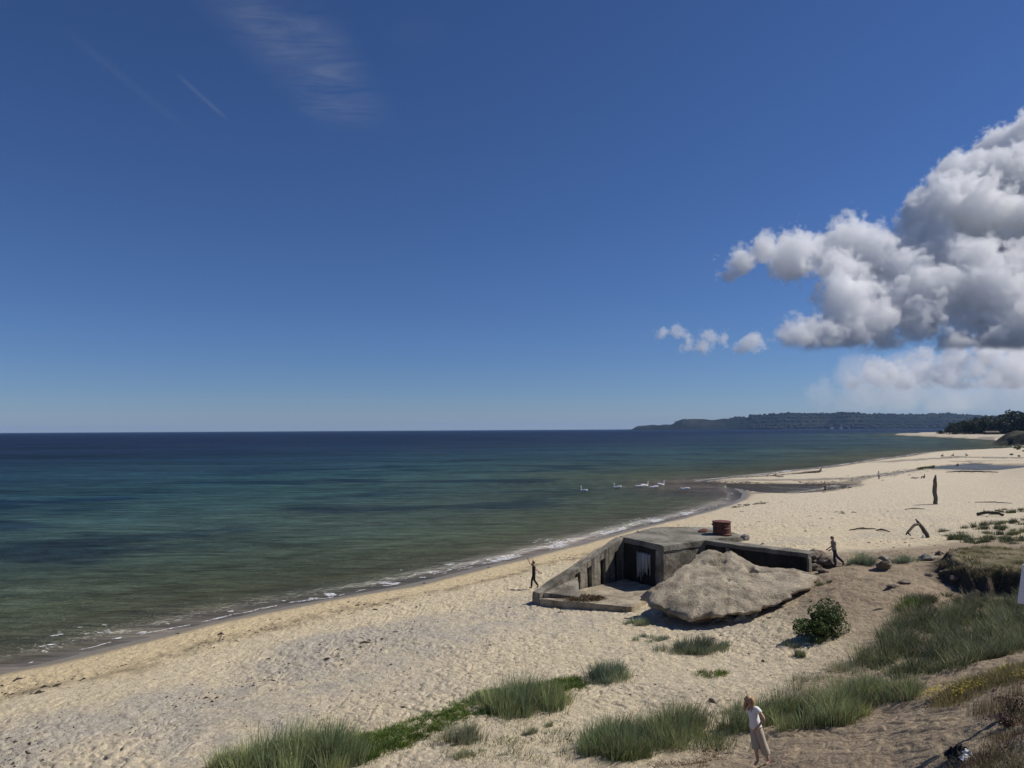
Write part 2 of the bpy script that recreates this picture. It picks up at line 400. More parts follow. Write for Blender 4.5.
M['house_roof'] = plain('dark_roof', (.10, .07, .06), .8, .1)
M['bark'] = plain('bark', (.07, .055, .042), .9, .3, 3.)

# ------------------------------------------------------------------ the ground: one sheet to the horizon
def polar_rows(h0, first, n_near, dy0, dy1, n, tail):
    r = list(np.linspace(first, 709 * h0 / dy0, n_near, endpoint=False))
    r += list(709 * h0 / np.linspace(dy0, dy1, n))
    return np.array(r + tail)
def polar_cols(half, n, n_back):
    a = np.linspace(-half, half, n)
    b = np.linspace(half, 2 * math.pi - half, n_back + 2)[1:-1]
    return np.concatenate([a, b])
g_r = polar_rows(8.0, 0.6, 34, 470, 3.2, 1020, [1900., 2300., 3000., 4200., 7000., 12000., 24000.])
g_a = polar_cols(R(43), 1160, 70)
RR, AA = np.meshgrid(g_r, g_a, indexing='ij')
GX = RR * np.sin(AA); GY = RR * np.cos(AA)
D = shore_d(GX.ravel(), GY.ravel()).reshape(GX.shape)
GZ = height(GX, GY, D)
# colour of the sand itself: warm by the water, greyer inland, browner on the dune, dark where wet or strewn with weed
WETLINES = [(pts([(845, 486), (862, 480), (890, 475), (917, 470.8), (935, 468)]), 2.6), (pts([(960, 457.6), (985, 458.3), (1010, 459.2), (1050, 460)]), 7.0),
            (pts([(712, 481.2), (735, 481.3), (770, 481.6), (820, 481.5), (855, 481)]), 3.2), (pts([(735, 478.3), (775, 476.8), (812, 473.8)]), 2.2), (pts([(750, 494.5), (790, 496), (830, 493), (856, 486)]), 2.0), (pts([(880, 463.5), (930, 459.5), (960, 457.6)]), 4.0), (pts([(930, 470.2), (960, 471.5), (1000, 472.4), (1040, 473)]), 2.6), (pts([(955, 462.6), (980, 461.6), (1040, 462.5)]), 3.5), (pts([(1000, 446.5), (1030, 444.5)]), 30.0), (pts([(975, 439), (1000, 438.4)]), 25.)]
def sand_colour(X, Y, Z, d):
    nz = fbm(X * 0.15, Y * 0.15, 3); nf = fbm(X * 0.9, Y * 0.9, 3)
    warm = np.array([.63, .50, .30]); pale = np.array([.60, .50, .335]); grey = np.array([.44, .39, .31]); brown = np.array([.30, .228, .15])
    c = warm + (pale - warm) * sstep(4.5, 7.5, d + nz * 1.5)[..., None]
    near = sstep(75, 55, np.hypot(X, Y))
    gmask = sstep(9.3, 11.3, d + nz * 1.6) * np.clip(.80 + .5 * nf + .4 * nz, .1, 1) * (0.25 + 0.75 * near) * (1 - .75 * sstep(15.5, 20., d + nz * 4)) * sstep(52, 36, np.hypot(X, Y))
    gmask = np.maximum(gmask, .55 * np.clip(nz * 1.6 + .1, 0, 1) * sstep(14, 18, d))
    c = c + (grey - c) * gmask[..., None]
    up_ = sstep(1.75, 2.8, Z + nz * 0.3) * sstep(120, 70, np.hypot(X, Y))
    c = c + (brown - c) * (up_ * 0.9)[..., None]
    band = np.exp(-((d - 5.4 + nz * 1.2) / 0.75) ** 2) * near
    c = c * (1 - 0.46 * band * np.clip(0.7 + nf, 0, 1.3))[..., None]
    wet = sstep(2.2, 0.8, d + 0.5 * nz) * np.where(d > -50, 1, 0)
    for P_, w in WETLINES:
        q = distpoly(P_, X, Y, False); wet = np.maximum(wet, 0.85 * sstep(w, w * 0.5, q + w * 0.35 * nz))
    c = c * (1 - 0.60 * wet)[..., None] * np.where(wet > 0, 1, 1)[..., None]
    mid_ = sstep(55, 110, np.hypot(X, Y)) * (1 - wet); c = c + (np.array([.595, .515, .385]) - c) * (mid_ * .75 * (c.mean(-1) > .3))[..., None]
    far = sstep(600, 900, np.hypot(X, Y))
    c = c + (np.array([.50, .43, .32]) - c) * (far * (1 - wet))[..., None]
    # turf on the land far inland and behind
    inland = sstep(70, 110, d) * sstep(200, 300, np.hypot(X, Y)); back = sstep(3.5, 1.0, Y) * sstep(5.0, 6.0, Z)
    c = c + (np.array([.07, .085, .035]) - c) * np.maximum(inland, back)[..., None]
    return np.clip(c, 0.01, 1), wet
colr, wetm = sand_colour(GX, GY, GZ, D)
# olive turf on the shelf
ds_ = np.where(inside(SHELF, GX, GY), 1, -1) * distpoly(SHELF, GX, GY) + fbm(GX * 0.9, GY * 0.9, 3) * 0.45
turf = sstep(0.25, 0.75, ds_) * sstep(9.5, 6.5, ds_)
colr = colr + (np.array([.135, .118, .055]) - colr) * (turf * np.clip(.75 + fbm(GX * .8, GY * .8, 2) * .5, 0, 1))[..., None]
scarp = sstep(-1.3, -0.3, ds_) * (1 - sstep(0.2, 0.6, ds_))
colr = colr + (np.array([.055, .042, .030]) - colr) * (scarp * 0.9)[..., None]  # scarp face tinted near black, its shade put into the soil colour
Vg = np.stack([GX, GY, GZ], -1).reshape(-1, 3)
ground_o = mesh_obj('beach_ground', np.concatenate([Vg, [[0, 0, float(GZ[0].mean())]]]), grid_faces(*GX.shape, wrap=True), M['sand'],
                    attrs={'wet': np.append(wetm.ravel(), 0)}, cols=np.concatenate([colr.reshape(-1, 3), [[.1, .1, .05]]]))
_bm = None
tag(ground_o, kind='structure')

# ------------------------------------------------------------------ the sea
w_r = polar_rows(11.0, 4.0, 12, 300, 2.4, 760, [3600., 4200., 5200., 7000., 10000., 15000., 21000.])
w_a = polar_cols(R(43), 620, 30)
RR, AA = np.meshgrid(w_r, w_a, indexing='ij')
WX = RR * np.sin(AA); WY = RR * np.cos(AA)
WD = -shore_d(WX.ravel(), WY.ravel()).reshape(WX.shape)
wn = fbm(WX * 0.03, WY * 0.05, 4); wn2 = fbm(WX * 0.011 + 4, WY * 0.02, 4)
dd = WD * (1 + 0.25 * wn2) + 2.0 * wn
stops = [(-2, (.19, .15, .105)), (0.5, (.140, .112, .082)), (2.0, (.084, .072, .050)), (4.5, (.056, .057, .034)), (10, (.050, .060, .033)), (24, (.040, .060, .042)), (50, (.028, .064, .062)), (95, (.016, .054, .068)), (170, (.009, .035, .062)), (320, (.006, .022, .054)), (700, (.005, .017, .048)), (3000, (.004, .013, .041))]
xs = np.array([s[0] for s in stops]); wc = np.stack([np.interp(dd, xs, [s[1][k] for s in stops]) for k in range(3)], -1)
weed = sstep(-0.05, 0.60, fbm(WX * 0.034 + 9, WY * 0.062, 5)) * sstep(14, 26, WD) * sstep(150, 90, WD)      # weed beds on the bottom
wg = wc.mean(-1, keepdims=True); wc = wg + (wc - wg) * .86
wc = wc * (1 - np.array([.62, .55, .34]) * weed[..., None])
shoal = np.zeros(WX.shape)
for px_, py_, rx, ry in ((690, 484.5, 7, 5), (668, 485, 5, 3), (712, 486.5, 5, 4), (722, 491, 4, 5)):
    p = at(px_, py_); shoal = np.maximum(shoal, np.exp(-((WX - p[0]) / rx) ** 2 - ((WY - p[1]) / ry / 2) ** 2))
wc = wc + (np.array([.13, .11, .08]) - wc) * (shoal * np.clip(.8 + wn, 0, 1))[..., None]
inlet = np.hypot(WX - at(785, 488)[0], (WY - at(785, 488)[1]) * 1.0)
wc = wc + (np.array([.050, .038, .026]) * (1 + .8 * np.clip(wn, -1, 1))[..., None] - wc) * (sstep(34, 18, inlet) * 0.9)[..., None]
pool = inside(POOL, WX, WY)
wc = np.where(pool[..., None], np.array([.06, .07, .08]), wc)
farbay = sstep(330, 420, WY) * sstep(330, 400, WX)
calm = np.clip(np.maximum(sstep(5.0, 0.5, WD) * 0.75, np.where(pool, .93, 0)), 0, .95); calm = np.maximum(calm, sstep(40, 18, inlet) * .45)
WZ = 0.035 * np.sin(WD * 1.45 + 2.2 * wn + 1.5 * np.sin(WX * 0.06)) * sstep(1.5, 5, WD) * sstep(60, 25, WD)
Vw = np.stack([WX, WY, WZ], -1).reshape(-1, 3)
sea_o = mesh_obj('sea_water', Vw, grid_faces(*WX.shape, wrap=True), M['water'], attrs={'calm': calm}, cols=wc.reshape(-1, 3))
tag(sea_o, kind='structure')

# surf: ragged strips of foam along the edge of the water
def ribbon_foam(line, off, width, fill, seed, z=0.03, step=0.22):
    L = np.array([p[:2] for p in line]); seg = np.hypot(*np.diff(L, axis=0).T); cum = np.concatenate([[0], np.cumsum(seg)])
    s = np.arange(0, cum[-1], step); X = np.interp(s, cum, L[:, 0]); Y = np.interp(s, cum, L[:, 1])
    k = max(3, int(2.5 / step)); ker = np.ones(k) / k
    Xs = np.convolve(np.pad(X, k // 2, 'edge'), ker, 'same')[k // 2:k // 2 + len(X)]; Ys = np.convolve(np.pad(Y, k // 2, 'edge'), ker, 'same')[k // 2:k // 2 + len(Y)]
    tx = np.gradient(Xs); ty = np.gradient(Ys); l = np.hypot(tx, ty) + 1e-9
    nx, ny = -ty / l, tx / l                                   # to the left of travel: seawards
    on = fbm(s * 0.09 + seed * 7.7, s * 0 + seed, 4) + fill
    fine = fbm(s * 0.7 + seed * 3, s * 0 + 2.2 * seed, 3)
    w = width * np.clip(on * 1.5, 0, 1.3) * np.clip(0.7 + 1.5 * fine, 0.0, 2.0)
    o = off + 0.5 * fbm(s * 0.16 + seed, s * 0 + 5, 3) + .16 * fbm(s * .8 + seed, s * 0 + 9, 3)
    nv = 7; V = []
    for i in range(nv):
        f = i / (nv - 1); j = o + w * (f - 0.3) + 0.12 * w * gnoise(s * 1.9 + i * 31., s * 0 + i)
        V.append(np.stack([Xs + nx * j, Ys + ny * j, z + 0.02 * np.sin(f * math.pi) * (w > .02)], -1))
    V = np.array(V); Fq = grid_faces(nv, len(s)); keep = (w[Fq[:, 0] % len(s)] > 0.04) & (w[Fq[:, 1] % len(s)] > 0.04)
    gap = fbm(s[Fq[:, 0] % len(s)] * 1.7 + 40 * seed, (Fq[:, 0] // len(s)) * 1.3, 3); keep &= gap > -.30
    return V.reshape(-1, 3), Fq[keep]
fv, ff = [], []; base = 0
for line, off, wd, fill, sd in ((SHORE_MAIN[2:-4], 0.55, .11, .55, 1), (SHORE_MAIN[12:-6], 0.95, .16, .42, 3), (SHORE_MAIN[6:-6], 2.0, .08, -.1, 8), (SHORE_SPIT[14:22], 1.2, 1.4, .15, 4), (SHORE_SPIT[22:28], 1.5, 1.3, -.1, 6)):
    v, f = ribbon_foam(line, off, wd, fill, sd, step=.22 if wd < 1 else .8); fv.append(v); ff.append(f + base); base += len(v)
# and loose bubbly flecks behind the line
Ls = np.array([p[:2] for p in SHORE_MAIN[2:-6]]); sg = np.hypot(*np.diff(Ls, axis=0).T); cm = np.concatenate([[0], np.cumsum(sg)])
nb = 9000; sb = rng.uniform(0, cm[-1], nb); Xb = np.interp(sb, cm, Ls[:, 0]); Yb_ = np.interp(sb, cm, Ls[:, 1]); ob = .5 + rng.gamma(1.3, .75, nb)
tx_ = np.interp(sb, (cm[:-1] + cm[1:]) / 2, np.diff(Ls[:, 0]) / sg); ty_ = np.interp(sb, (cm[:-1] + cm[1:]) / 2, np.diff(Ls[:, 1]) / sg); Xb = Xb - ty_ * ob; Yb_ = Yb_ + tx_ * ob
keep = fbm(Xb * .16, Yb_ * .16, 3) + .35 * fbm(Xb * 1.1, Yb_ * 1.1, 2) + .25 * sstep(50, 66, Yb_) + .5 * np.exp(-((Xb + 23.8) / 2.2) ** 2) > .40 + .10 * ob; Xb, Yb_ = Xb[keep], Yb_[keep]; nb = len(Xb)
rb = rng.uniform(.03, .15, nb); HB = []
for q in range(6):
    th = q / 6 * 2 * np.pi + rng.uniform(-.3, .3, nb); rj = rb * rng.uniform(.6, 1.3, nb); HB.append(np.stack([Xb + np.cos(th) * rj * 1.9, Yb_ + np.sin(th) * rj, np.full(nb, .035) + rng.uniform(0, .01, nb)], -1))
fv.append(np.stack(HB, 1).reshape(-1, 3)); hx = np.arange(nb)[:, None] * 6 + base
ff.append(np.concatenate([np.concatenate([hx, hx + 1, hx + 2, hx + 3], 1), np.concatenate([hx, hx + 3, hx + 4, hx + 5], 1)]))
tag(mesh_obj('surf_foam', np.concatenate(fv), np.concatenate(ff), M['foam']), 'thin broken line of white surf along the edge of the sea', 'surf', kind='stuff')

# ------------------------------------------------------------------ daylight
SUN_EL, SUN_AZ = 47.0, 80.0
w = bpy.data.worlds.new('World'); scene.world = w; w.use_nodes = True
nt = w.node_tree; bg = nt.nodes['Background']
sky = nt.nodes.new('ShaderNodeTexSky'); sky.sky_type = 'NISHITA'; sky.sun_disc = False
sky.sun_elevation = R(SUN_EL); sky.sun_rotation = R(SUN_AZ); sky.altitude = 10
sky.air_density = 0.95; sky.dust_density = 0.0; sky.ozone_density = 10.0
bg.inputs['Strength'].default_value = 0.063
# thin cirrus and two contrails, laid out by direction on the dome
tc = nt.nodes.new('ShaderNodeTexCoord'); dirv = tc.outputs['Generated']
sxyz = nt.nodes.new('ShaderNodeSeparateXYZ'); nt.links.new(dirv, sxyz.inputs[0])
def wmath(op, a, b=None): return math2(nt, op, a, b)
zc = wmath('MAXIMUM', sxyz.outputs[2], 0.03)
U = wmath('DIVIDE', sxyz.outputs[0], zc); Vv = wmath('DIVIDE', sxyz.outputs[1], zc)       # a flat layer seen from below
cu = nt.nodes.new('ShaderNodeCombineXYZ'); nt.links.new(U, cu.inputs[0]); nt.links.new(Vv, cu.inputs[1])
def layer_pt(px, py):
    d = ray(px, py); return d[0] / d[2], d[1] / d[2]
def segment_mask(p, q, width, soft):
    (ax, ay), (bx, by) = p, q
    dx, dy = bx - ax, by - ay; L = math.hypot(dx, dy); dx, dy = dx / L, dy / L
    along = wmath('ADD', wmath('MULTIPLY', wmath('SUBTRACT', U, ax), dx), wmath('MULTIPLY', wmath('SUBTRACT', Vv, ay), dy))
    acr = wmath('ABSOLUTE', wmath('ADD', wmath('MULTIPLY', wmath('SUBTRACT', U, ax), -dy), wmath('MULTIPLY', wmath('SUBTRACT', Vv, ay), dx)))
    def ss(x, a, b):
        n = nt.nodes.new('ShaderNodeMapRange'); n.interpolation_type = 'SMOOTHSTEP'; nt.links.new(x, n.inputs[0]); n.inputs[1].default_value = a; n.inputs[2].default_value = b; return n.outputs[0]
    m1 = wmath('SUBTRACT', 1.0, ss(acr, 0, width))
    m2 = wmath('MULTIPLY', ss(along, 0, L * soft), wmath('SUBTRACT', 1.0, ss(along, L * (1 - soft), L)))
    return wmath('MULTIPLY', m1, m2)
mp = nt.nodes.new('ShaderNodeMapping'); mp.inputs['Rotation'].default_value = (0, 0, R(-35)); mp.inputs['Scale'].default_value = (2.4, 8.5, 1)
nt.links.new(cu.outputs[0], mp.inputs['Vector'])
wisp = ramp(nt, noise_tex(nt, mp.outputs[0], 1.0, 7.0, .66, .9), [(.36, 0.02), (.78, 1.)])
mp2 = nt.nodes.new('ShaderNodeMapping'); mp2.inputs['Scale'].default_value = (3., 3., 1); nt.links.new(cu.outputs[0], mp2.inputs['Vector'])
rag = ramp(nt, noise_tex(nt, mp2.outputs[0], 1.0, 5.0, .6), [(.34, 0.), (.7, 1.)])
c1 = wmath('MULTIPLY', segment_mask(layer_pt(205, -70), layer_pt(368, 140), 0.19, .38), wmath('MULTIPLY', wisp, wmath('ADD', rag, .35)))
c2 = wmath('MULTIPLY', segment_mask(layer_pt(168, 66), layer_pt(232, 124), 0.016, .25), wmath('MULTIPLY', rag, .26))
c3 = wmath('MULTIPLY', segment_mask(layer_pt(40, 10), layer_pt(200, 140), 0.035, .3), .06)
c4 = wmath('MULTIPLY', segment_mask(layer_pt(385, 25), layer_pt(450, 45), 0.12, .4), wmath('MULTIPLY', wisp, .08))
cir = wmath('MINIMUM', wmath('MULTIPLY', wmath('ADD', wmath('ADD', c1, c2), wmath('ADD', c3, c4)), .48), .6)
graded = mixc(nt, 1.0, sky.outputs[0], (.84, .90, 1.10), 'MULTIPLY')            # the camera's cool daylight rendering
skyc = mixc(nt, cir, graded, (4.6, 5.2, 6.2))
nt.links.new(skyc, bg.inputs['Color'])

sl = bpy.data.lights.new('sun', 'SUN'); sl.energy = 4.7; sl.angle = R(0.53); sl.color = (1.0, .955, .89)
so = bpy.data.objects.new('sun', sl); COL.objects.link(so)
SD = Vector((math.sin(R(SUN_AZ)) * math.cos(R(SUN_EL)), math.cos(R(SUN_AZ)) * math.cos(R(SUN_EL)), math.sin(R(SUN_EL))))
so.rotation_euler = SD.to_track_quat('Z', 'Y').to_euler(); so.location = SD * 300

# the air: one closed box of even, thin haze
def build_haze(dens):
    bm = bmesh.new(); bmesh.ops.create_cube(bm, size=1.0)
    for v in bm.verts: v.co = Vector((v.co.x * 46000, v.co.y * 46000, -8 + (v.co.z + .5) * 190))
    m = bpy.data.materials.new('haze'); m.use_nodes = True; t = m.node_tree; t.nodes.clear()
    out = t.nodes.new('ShaderNodeOutputMaterial'); pv = t.nodes.new('ShaderNodeVolumePrincipled')
    pv.inputs['Color'].default_value = (.38, .60, 1.0, 1); pv.inputs['Density'].default_value = dens; pv.inputs['Anisotropy'].default_value = .1
    t.links.new(pv.outputs[0], out.inputs['Volume'])
    o = bm_obj('haze', bm, m); tag(o, kind='stuff'); return o
build_haze(2.6e-5)

# ------------------------------------------------------------------ cumulus: real volumes of cloud, kilometres off
def mat_cloud(name, dens):
    m = bpy.data.materials.new(name); m.use_nodes = True; t = m.node_tree; t.nodes.clear()
    out = t.nodes.new('ShaderNodeOutputMaterial'); pv = t.nodes.new('ShaderNodeVolumePrincipled')
    pv.inputs['Color'].default_value = (.999, .999, .999, 1); pv.inputs['Density'].default_value = dens; pv.inputs['Anisotropy'].default_value = .0
    t.links.new(pv.outputs[0], out.inputs['Volume']); return m
def build_cloud(name, puffs, dist, depth, res, dens, amp, nscale, base_py=None, seed=0, sq=0.8):
    """puffs: measured circles (px, py, radius in px) at the distance of the cloud; a density field is grown round them"""
    rg = np.random.default_rng(seed); pts_, rad = [], []
    for px, py, r in puffs:
        rw = r / 709 * dist
        for k in range(4 if r > 22 else 2):
            Yc = dist + rg.uniform(-1, 1) * depth * .5 + max(0., (base_py - py) / 709 * dist) * 1.15      # heads recede upwards, ledges catch the sun
            p = atY(px, py, Yc); s = Yc / dist
            pts_.append(p); rad.append(rw * s * rg.uniform(.82, 1.0))
    pts_ = np.array(pts_); rad = np.array(rad)
    lo = (pts_ - rad[:, None]).min(0) - amp * 1.2; hi = (pts_ + rad[:, None]).max(0) + amp * 1.2
    edges = np.quantile(rad, [0, .2, .4, .6, .8, 1.0])
    ng = bpy.data.node_groups.new(name, 'GeometryNodeTree')
    ng.interface.new_socket('Geometry', in_out='INPUT', socket_type='NodeSocketGeometry'); ng.interface.new_socket('Geometry', in_out='OUTPUT', socket_type='NodeSocketGeometry')
    gi = ng.nodes.new('NodeGroupInput'); go = ng.nodes.new('NodeGroupOutput')
    me = bpy.data.meshes.new(name); me.from_pydata(pts_.tolist(), [], [])
    grp = np.clip(np.searchsorted(edges, rad, side='right') - 1, 0, 4)
    a = me.attributes.new('size_class', 'INT', 'POINT'); a.data.foreach_set('value', grp.astype(np.int32))
    P = ng.nodes.new('GeometryNodeInputPosition').outputs[0]
    def m2(op, x, y=None):
        n = ng.nodes.new('ShaderNodeMath'); n.operation = op
        for i, v in enumerate((x, y)):
            if v is None: continue
            if hasattr(v, 'is_output'): ng.links.new(v, n.inputs[i])
            else: n.inputs[i].default_value = v
        return n.outputs[0]
    sd = None
    for g in range(5):
        if not (grp == g).any(): continue
        at_ = ng.nodes.new('GeometryNodeInputNamedAttribute'); at_.data_type = 'INT'; at_.inputs[0].default_value = 'size_class'
        cmp_ = ng.nodes.new('FunctionNodeCompare'); cmp_.data_type = 'INT'; cmp_.operation = 'NOT_EQUAL'
        ng.links.new(at_.outputs[0], cmp_.inputs[2]); cmp_.inputs[3].default_value = g
        dl = ng.nodes.new('GeometryNodeDeleteGeometry'); ng.links.new(gi.outputs[0], dl.inputs[0]); ng.links.new(cmp_.outputs[0], dl.inputs[1])
        pr = ng.nodes.new('GeometryNodeProximity'); pr.target_element = 'POINTS'; ng.links.new(dl.outputs[0], pr.inputs[0])
        dsock = [s for s in pr.outputs if s.name == 'Distance'][0]
        v = m2('SUBTRACT', dsock, float(rad[grp == g].mean()))
        sd = v if sd is None else m2('SMOOTH_MIN', sd, v)
        if sd.node.operation == 'SMOOTH_MIN': sd.node.inputs[2].default_value = amp * .2
    def nz(scale, detail, rough, off):
        ad = ng.nodes.new('ShaderNodeVectorMath'); ad.operation = 'ADD'; ng.links.new(P, ad.inputs[0]); ad.inputs[1].default_value = off
        n = ng.nodes.new('ShaderNodeTexNoise'); n.inputs['Scale'].default_value = scale; n.inputs['Detail'].default_value = detail; n.inputs['Roughness'].default_value = rough
        ng.links.new(ad.outputs[0], n.inputs['Vector']); return m2('SUBTRACT', n.outputs[0], .5)
    bill = m2('MULTIPLY', m2('ABSOLUTE', nz(nscale * 4.0, 2.0, .5, (913, 77, 31))), -amp * 2.0)     # rounded heads
    sd = m2('ADD', sd, m2('MULTIPLY', nz(nscale, 3.0, .55, (seed * 531., 0, 0)), amp * 4.0))
    sd = m2('ADD', sd, m2('MULTIPLY', nz(nscale * 3.3, 3.0, .6, (seed * 131., 700., 0)), amp * 2.7))
    sd = m2('ADD', sd, m2('MULTIPLY', nz(nscale * 8.0, 5.0, .70, (0, seed * 77., 300.)), amp * 2.1))
    sd = m2('ADD', sd, bill)
    dn = m2('POWER', m2('MINIMUM', m2('MAXIMUM', m2('DIVIDE', sd, -amp * .22), 0.0), 1.0), 1.2)
    if base_py is not None:                                                          # level base
        zb = atY(900, base_py, dist)[2]
        sep = ng.nodes.new('ShaderNodeSeparateXYZ'); ng.links.new(P, sep.inputs[0])
        f = m2('MINIMUM', m2('MAXIMUM', m2('DIVIDE', m2('SUBTRACT', m2('ADD', sep.outputs[2], m2('MULTIPLY', nz(nscale * 2.2, 4., .6, (5, 5, 5)), amp * 1.3)), zb), amp * .5), 0.), 1.)
        dn = m2('MULTIPLY', dn, f)
    vc = ng.nodes.new('GeometryNodeVolumeCube')
    ng.links.new(dn, vc.inputs['Density']); vc.inputs['Min'].default_value = lo; vc.inputs['Max'].default_value = hi
    vox = (hi - lo).max() / res
    for k, ax in enumerate('XYZ'): vc.inputs['Resolution ' + ax].default_value = max(8, int((hi - lo)[k] / vox))
    sm = ng.nodes.new('GeometryNodeSetMaterial'); ng.links.new(vc.outputs[0], sm.inputs[0]); mat = mat_cloud(name, dens); sm.inputs['Material'].default_value = mat
    ng.links.new(sm.outputs[0], go.inputs[0]); me.materials.append(mat)
    o = bpy.data.objects.new(name, me); COL.objects.link(o)
    md = o.modifiers.new('density', 'NODES'); md.node_group = ng
    tag(o, kind='stuff'); return o
MAIN = [(738, 268, 7), (746, 260, 10), (760, 252, 14), (775, 266, 13), (795, 260, 18), (820, 252, 12), (845, 248, 19), (838, 270, 18), (872, 258, 24), (905, 245, 24), (926, 202, 12), (932, 222, 20), (965, 182, 26), (985, 160, 18), (1008, 156, 20), (1040, 140, 24),
        (955, 222, 34), (1005, 190, 40), (1000, 240, 34), (940, 250, 26), (905, 280, 28), (870, 296, 24), (848, 306, 17), (832, 322, 14), (812, 336, 9), (822, 340, 9), (880, 322, 22), (935, 296, 30), (975, 282, 28), (1020, 280, 34), (915, 328, 20), (955, 322, 24), (1005, 322, 28), (850, 334, 13), (985, 345, 14), (930, 343, 12), (890, 341, 12),
        (800, 343, 6), (832, 343, 9), (865, 338, 15), (900, 306, 26), (925, 320, 24), (955, 342, 16), (1000, 343, 17), (985, 305, 30), (960, 268, 30), (1030, 240, 36), (935, 270, 24), (865, 278, 18),
        (1060, 185, 50), (1070, 240, 50), (1065, 300, 40), (1120, 180, 60), (1140, 250, 60), (1130, 315, 40)]
build_cloud('cumulus_clouds', MAIN, 9000., 500., 500, .0068, 240., 1 / 800., 348, 3)
LOWB = [(850, 382, 5), (868, 376, 8), (880, 381, 6), (893, 372, 7), (905, 379, 8), (922, 368, 9), (940, 374, 9), (958, 362, 11), (975, 372, 10), (990, 356, 12), (1005, 368, 13), (1022, 358, 14), (1030, 376, 8), (1050, 362, 15), (1085, 360, 16), (1120, 360, 16), (985, 381, 7), (950, 383, 7), (1015, 382, 8), (1045, 384, 8), (965, 386, 5), (1000, 387, 6), (930, 384, 5), (905, 386, 4), (1040, 350, 12), (1010, 349, 9), (900, 362, 6), (925, 354, 7), (955, 350, 9), (985, 346, 9), (1060, 346, 14), (875, 366, 5), (1075, 384, 9)]
build_cloud('low_clouds', LOWB, 15000., 900., 300, .0030, 240., 1 / 620., 390, 5)
WISP = [(664, 333, 4), (676, 334, 4), (690, 342, 6), (702, 345, 8), (712, 338, 7), (722, 340, 4), (745, 345, 6), (753, 342, 8), (763, 346, 4)]
build_cloud('small_clouds', WISP, 12000., 120., 150, .0042, 130., 1 / 330., 353, 9)
VEIL = [(float(820 + 340 * rng.random()), float(372 + 34 * rng.random()), float(rng.uniform(14, 26))) for _ in range(44)]
build_cloud('veil_clouds', VEIL, 19000., 300., 110, .00042, 260., 1 / 1500., 414, 13)
# ------------------------------------------------------------------ the collapsed bunker on the beach
def prism(bm, poly_top, poly_bot):
    """closed solid between two polygons of equally many corners"""
    a = [bm.verts.new(tuple(map(float, p))) for p in poly_top]; b = [bm.verts.new(tuple(map(float, p))) for p in poly_bot]
    n = len(a); bm.faces.new(a); bm.faces.new(b[::-1])
    for i in range(n): bm.faces.new((a[i], b[i], b[(i + 1) % n], a[(i + 1) % n]))
def rough(bm, cuts, amp, scale, bev=0.0, seed=0.0):
    if bev: bmesh.ops.bevel(bm, geom=bm.edges[:], offset=bev, segments=2, affect='EDGES', profile=.6)
    bmesh.ops.triangulate(bm, faces=[f for f in bm.faces if len(f.verts) > 4])
    for _ in range(cuts):
        L = [e for e in bm.edges if e.calc_length() > .45]
        if not L: break
        bmesh.ops.subdivide_edges(bm, edges=L, cuts=1, use_grid_fill=True)
        bmesh.ops.triangulate(bm, faces=[f for f in bm.faces if len(f.verts) > 4])
    for v in bm.verts:
        p = v.co * scale + Vector((seed, seed * 2.1, 0))
        v.co += Vector((mnoise.noise(p), mnoise.noise(p + Vector((31, 0, 0))), mnoise.noise(p + Vector((0, 47, 0))))) * amp
def V3(*a): return np.array(a, float)
A = at(624, 537, 4.0); B = at(663.5, 545.5, 4.0); Cc = at(704, 540.5, 4.0); E = at(654, 527, 4.0); G = at(710, 526.8, 4.0); Fr = at(749, 536, 3.9); Dd = at(806, 553.2, 4.0)
W = at(539.5, 606, 0.9); Vs = at(632, 615.5, 0.9)
bx = empty('bunker', (float(A[0] + Cc[0]) / 2, float(A[1] + Cc[1]) / 2, 0.8))
tag(bx, 'ruined grey concrete bunker with a flat roof and sloping wing wall on the beach', 'bunker')
bloc = np.array(bx.location)
def bpart(name, mat, solids, cuts=4, amp=.045, bev=.04, seed=0., smooth=False):
    bm = bmesh.new()
    for t, b in solids: prism(bm, [p - bloc for p in t], [p - bloc for p in b])
    rough(bm, cuts, amp, 1.3, bev, seed); return bm_obj(name, bm, mat, bx, smooth)
def dn(p, z): q = p.copy(); q[2] = z; return q
def shift(p, v, k): return p + np.array([v[0], v[1], 0]) * k
def unit(v): v = np.array(v[:2]); v = v / np.hypot(*v); return np.array([v[0], v[1], 0])
ab = unit(B - A); bc = unit(Cc - B); cd = unit(Dd - Cc); wa = unit(A - W)
# roof: a slab over the two chambers, with a lower lip
roof_t = [A - ab * .45, B, Cc, shift(Cc, bc, 1.6), Fr, G, E]
bpart('roof', M['roof'], [(roof_t, [dn(p, 3.62) for p in roof_t])], 5, .05, .05, 2.)
# walls under the roof, each set back a hand's breadth
def wallpart(name, mat, p, q, thick, zt, zb, inset=.06, seed=0., nrm=None):
    n = np.array([-(q - p)[1], (q - p)[0], 0]); n = n / np.linalg.norm(n)
    if nrm is not None and n @ nrm < 0: n = -n
    a, b = p + n * inset, q + n * inset
    t = [dn(a, zt), dn(b, zt), dn(b + n * thick, zt), dn(a + n * thick, zt)]
    return bpart(name, mat, [(t, [dn(x, zb) for x in t])], 4, .05, .03, seed)
back_in = np.array([.5, .85, 0])
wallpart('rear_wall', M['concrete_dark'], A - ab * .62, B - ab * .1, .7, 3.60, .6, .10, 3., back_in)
wallpart('side_wall', M['wing'], B + bc * .02, Cc + bc * .2, .7, 3.60, .6, .05, 5., np.array([-.5, .85, 0]))
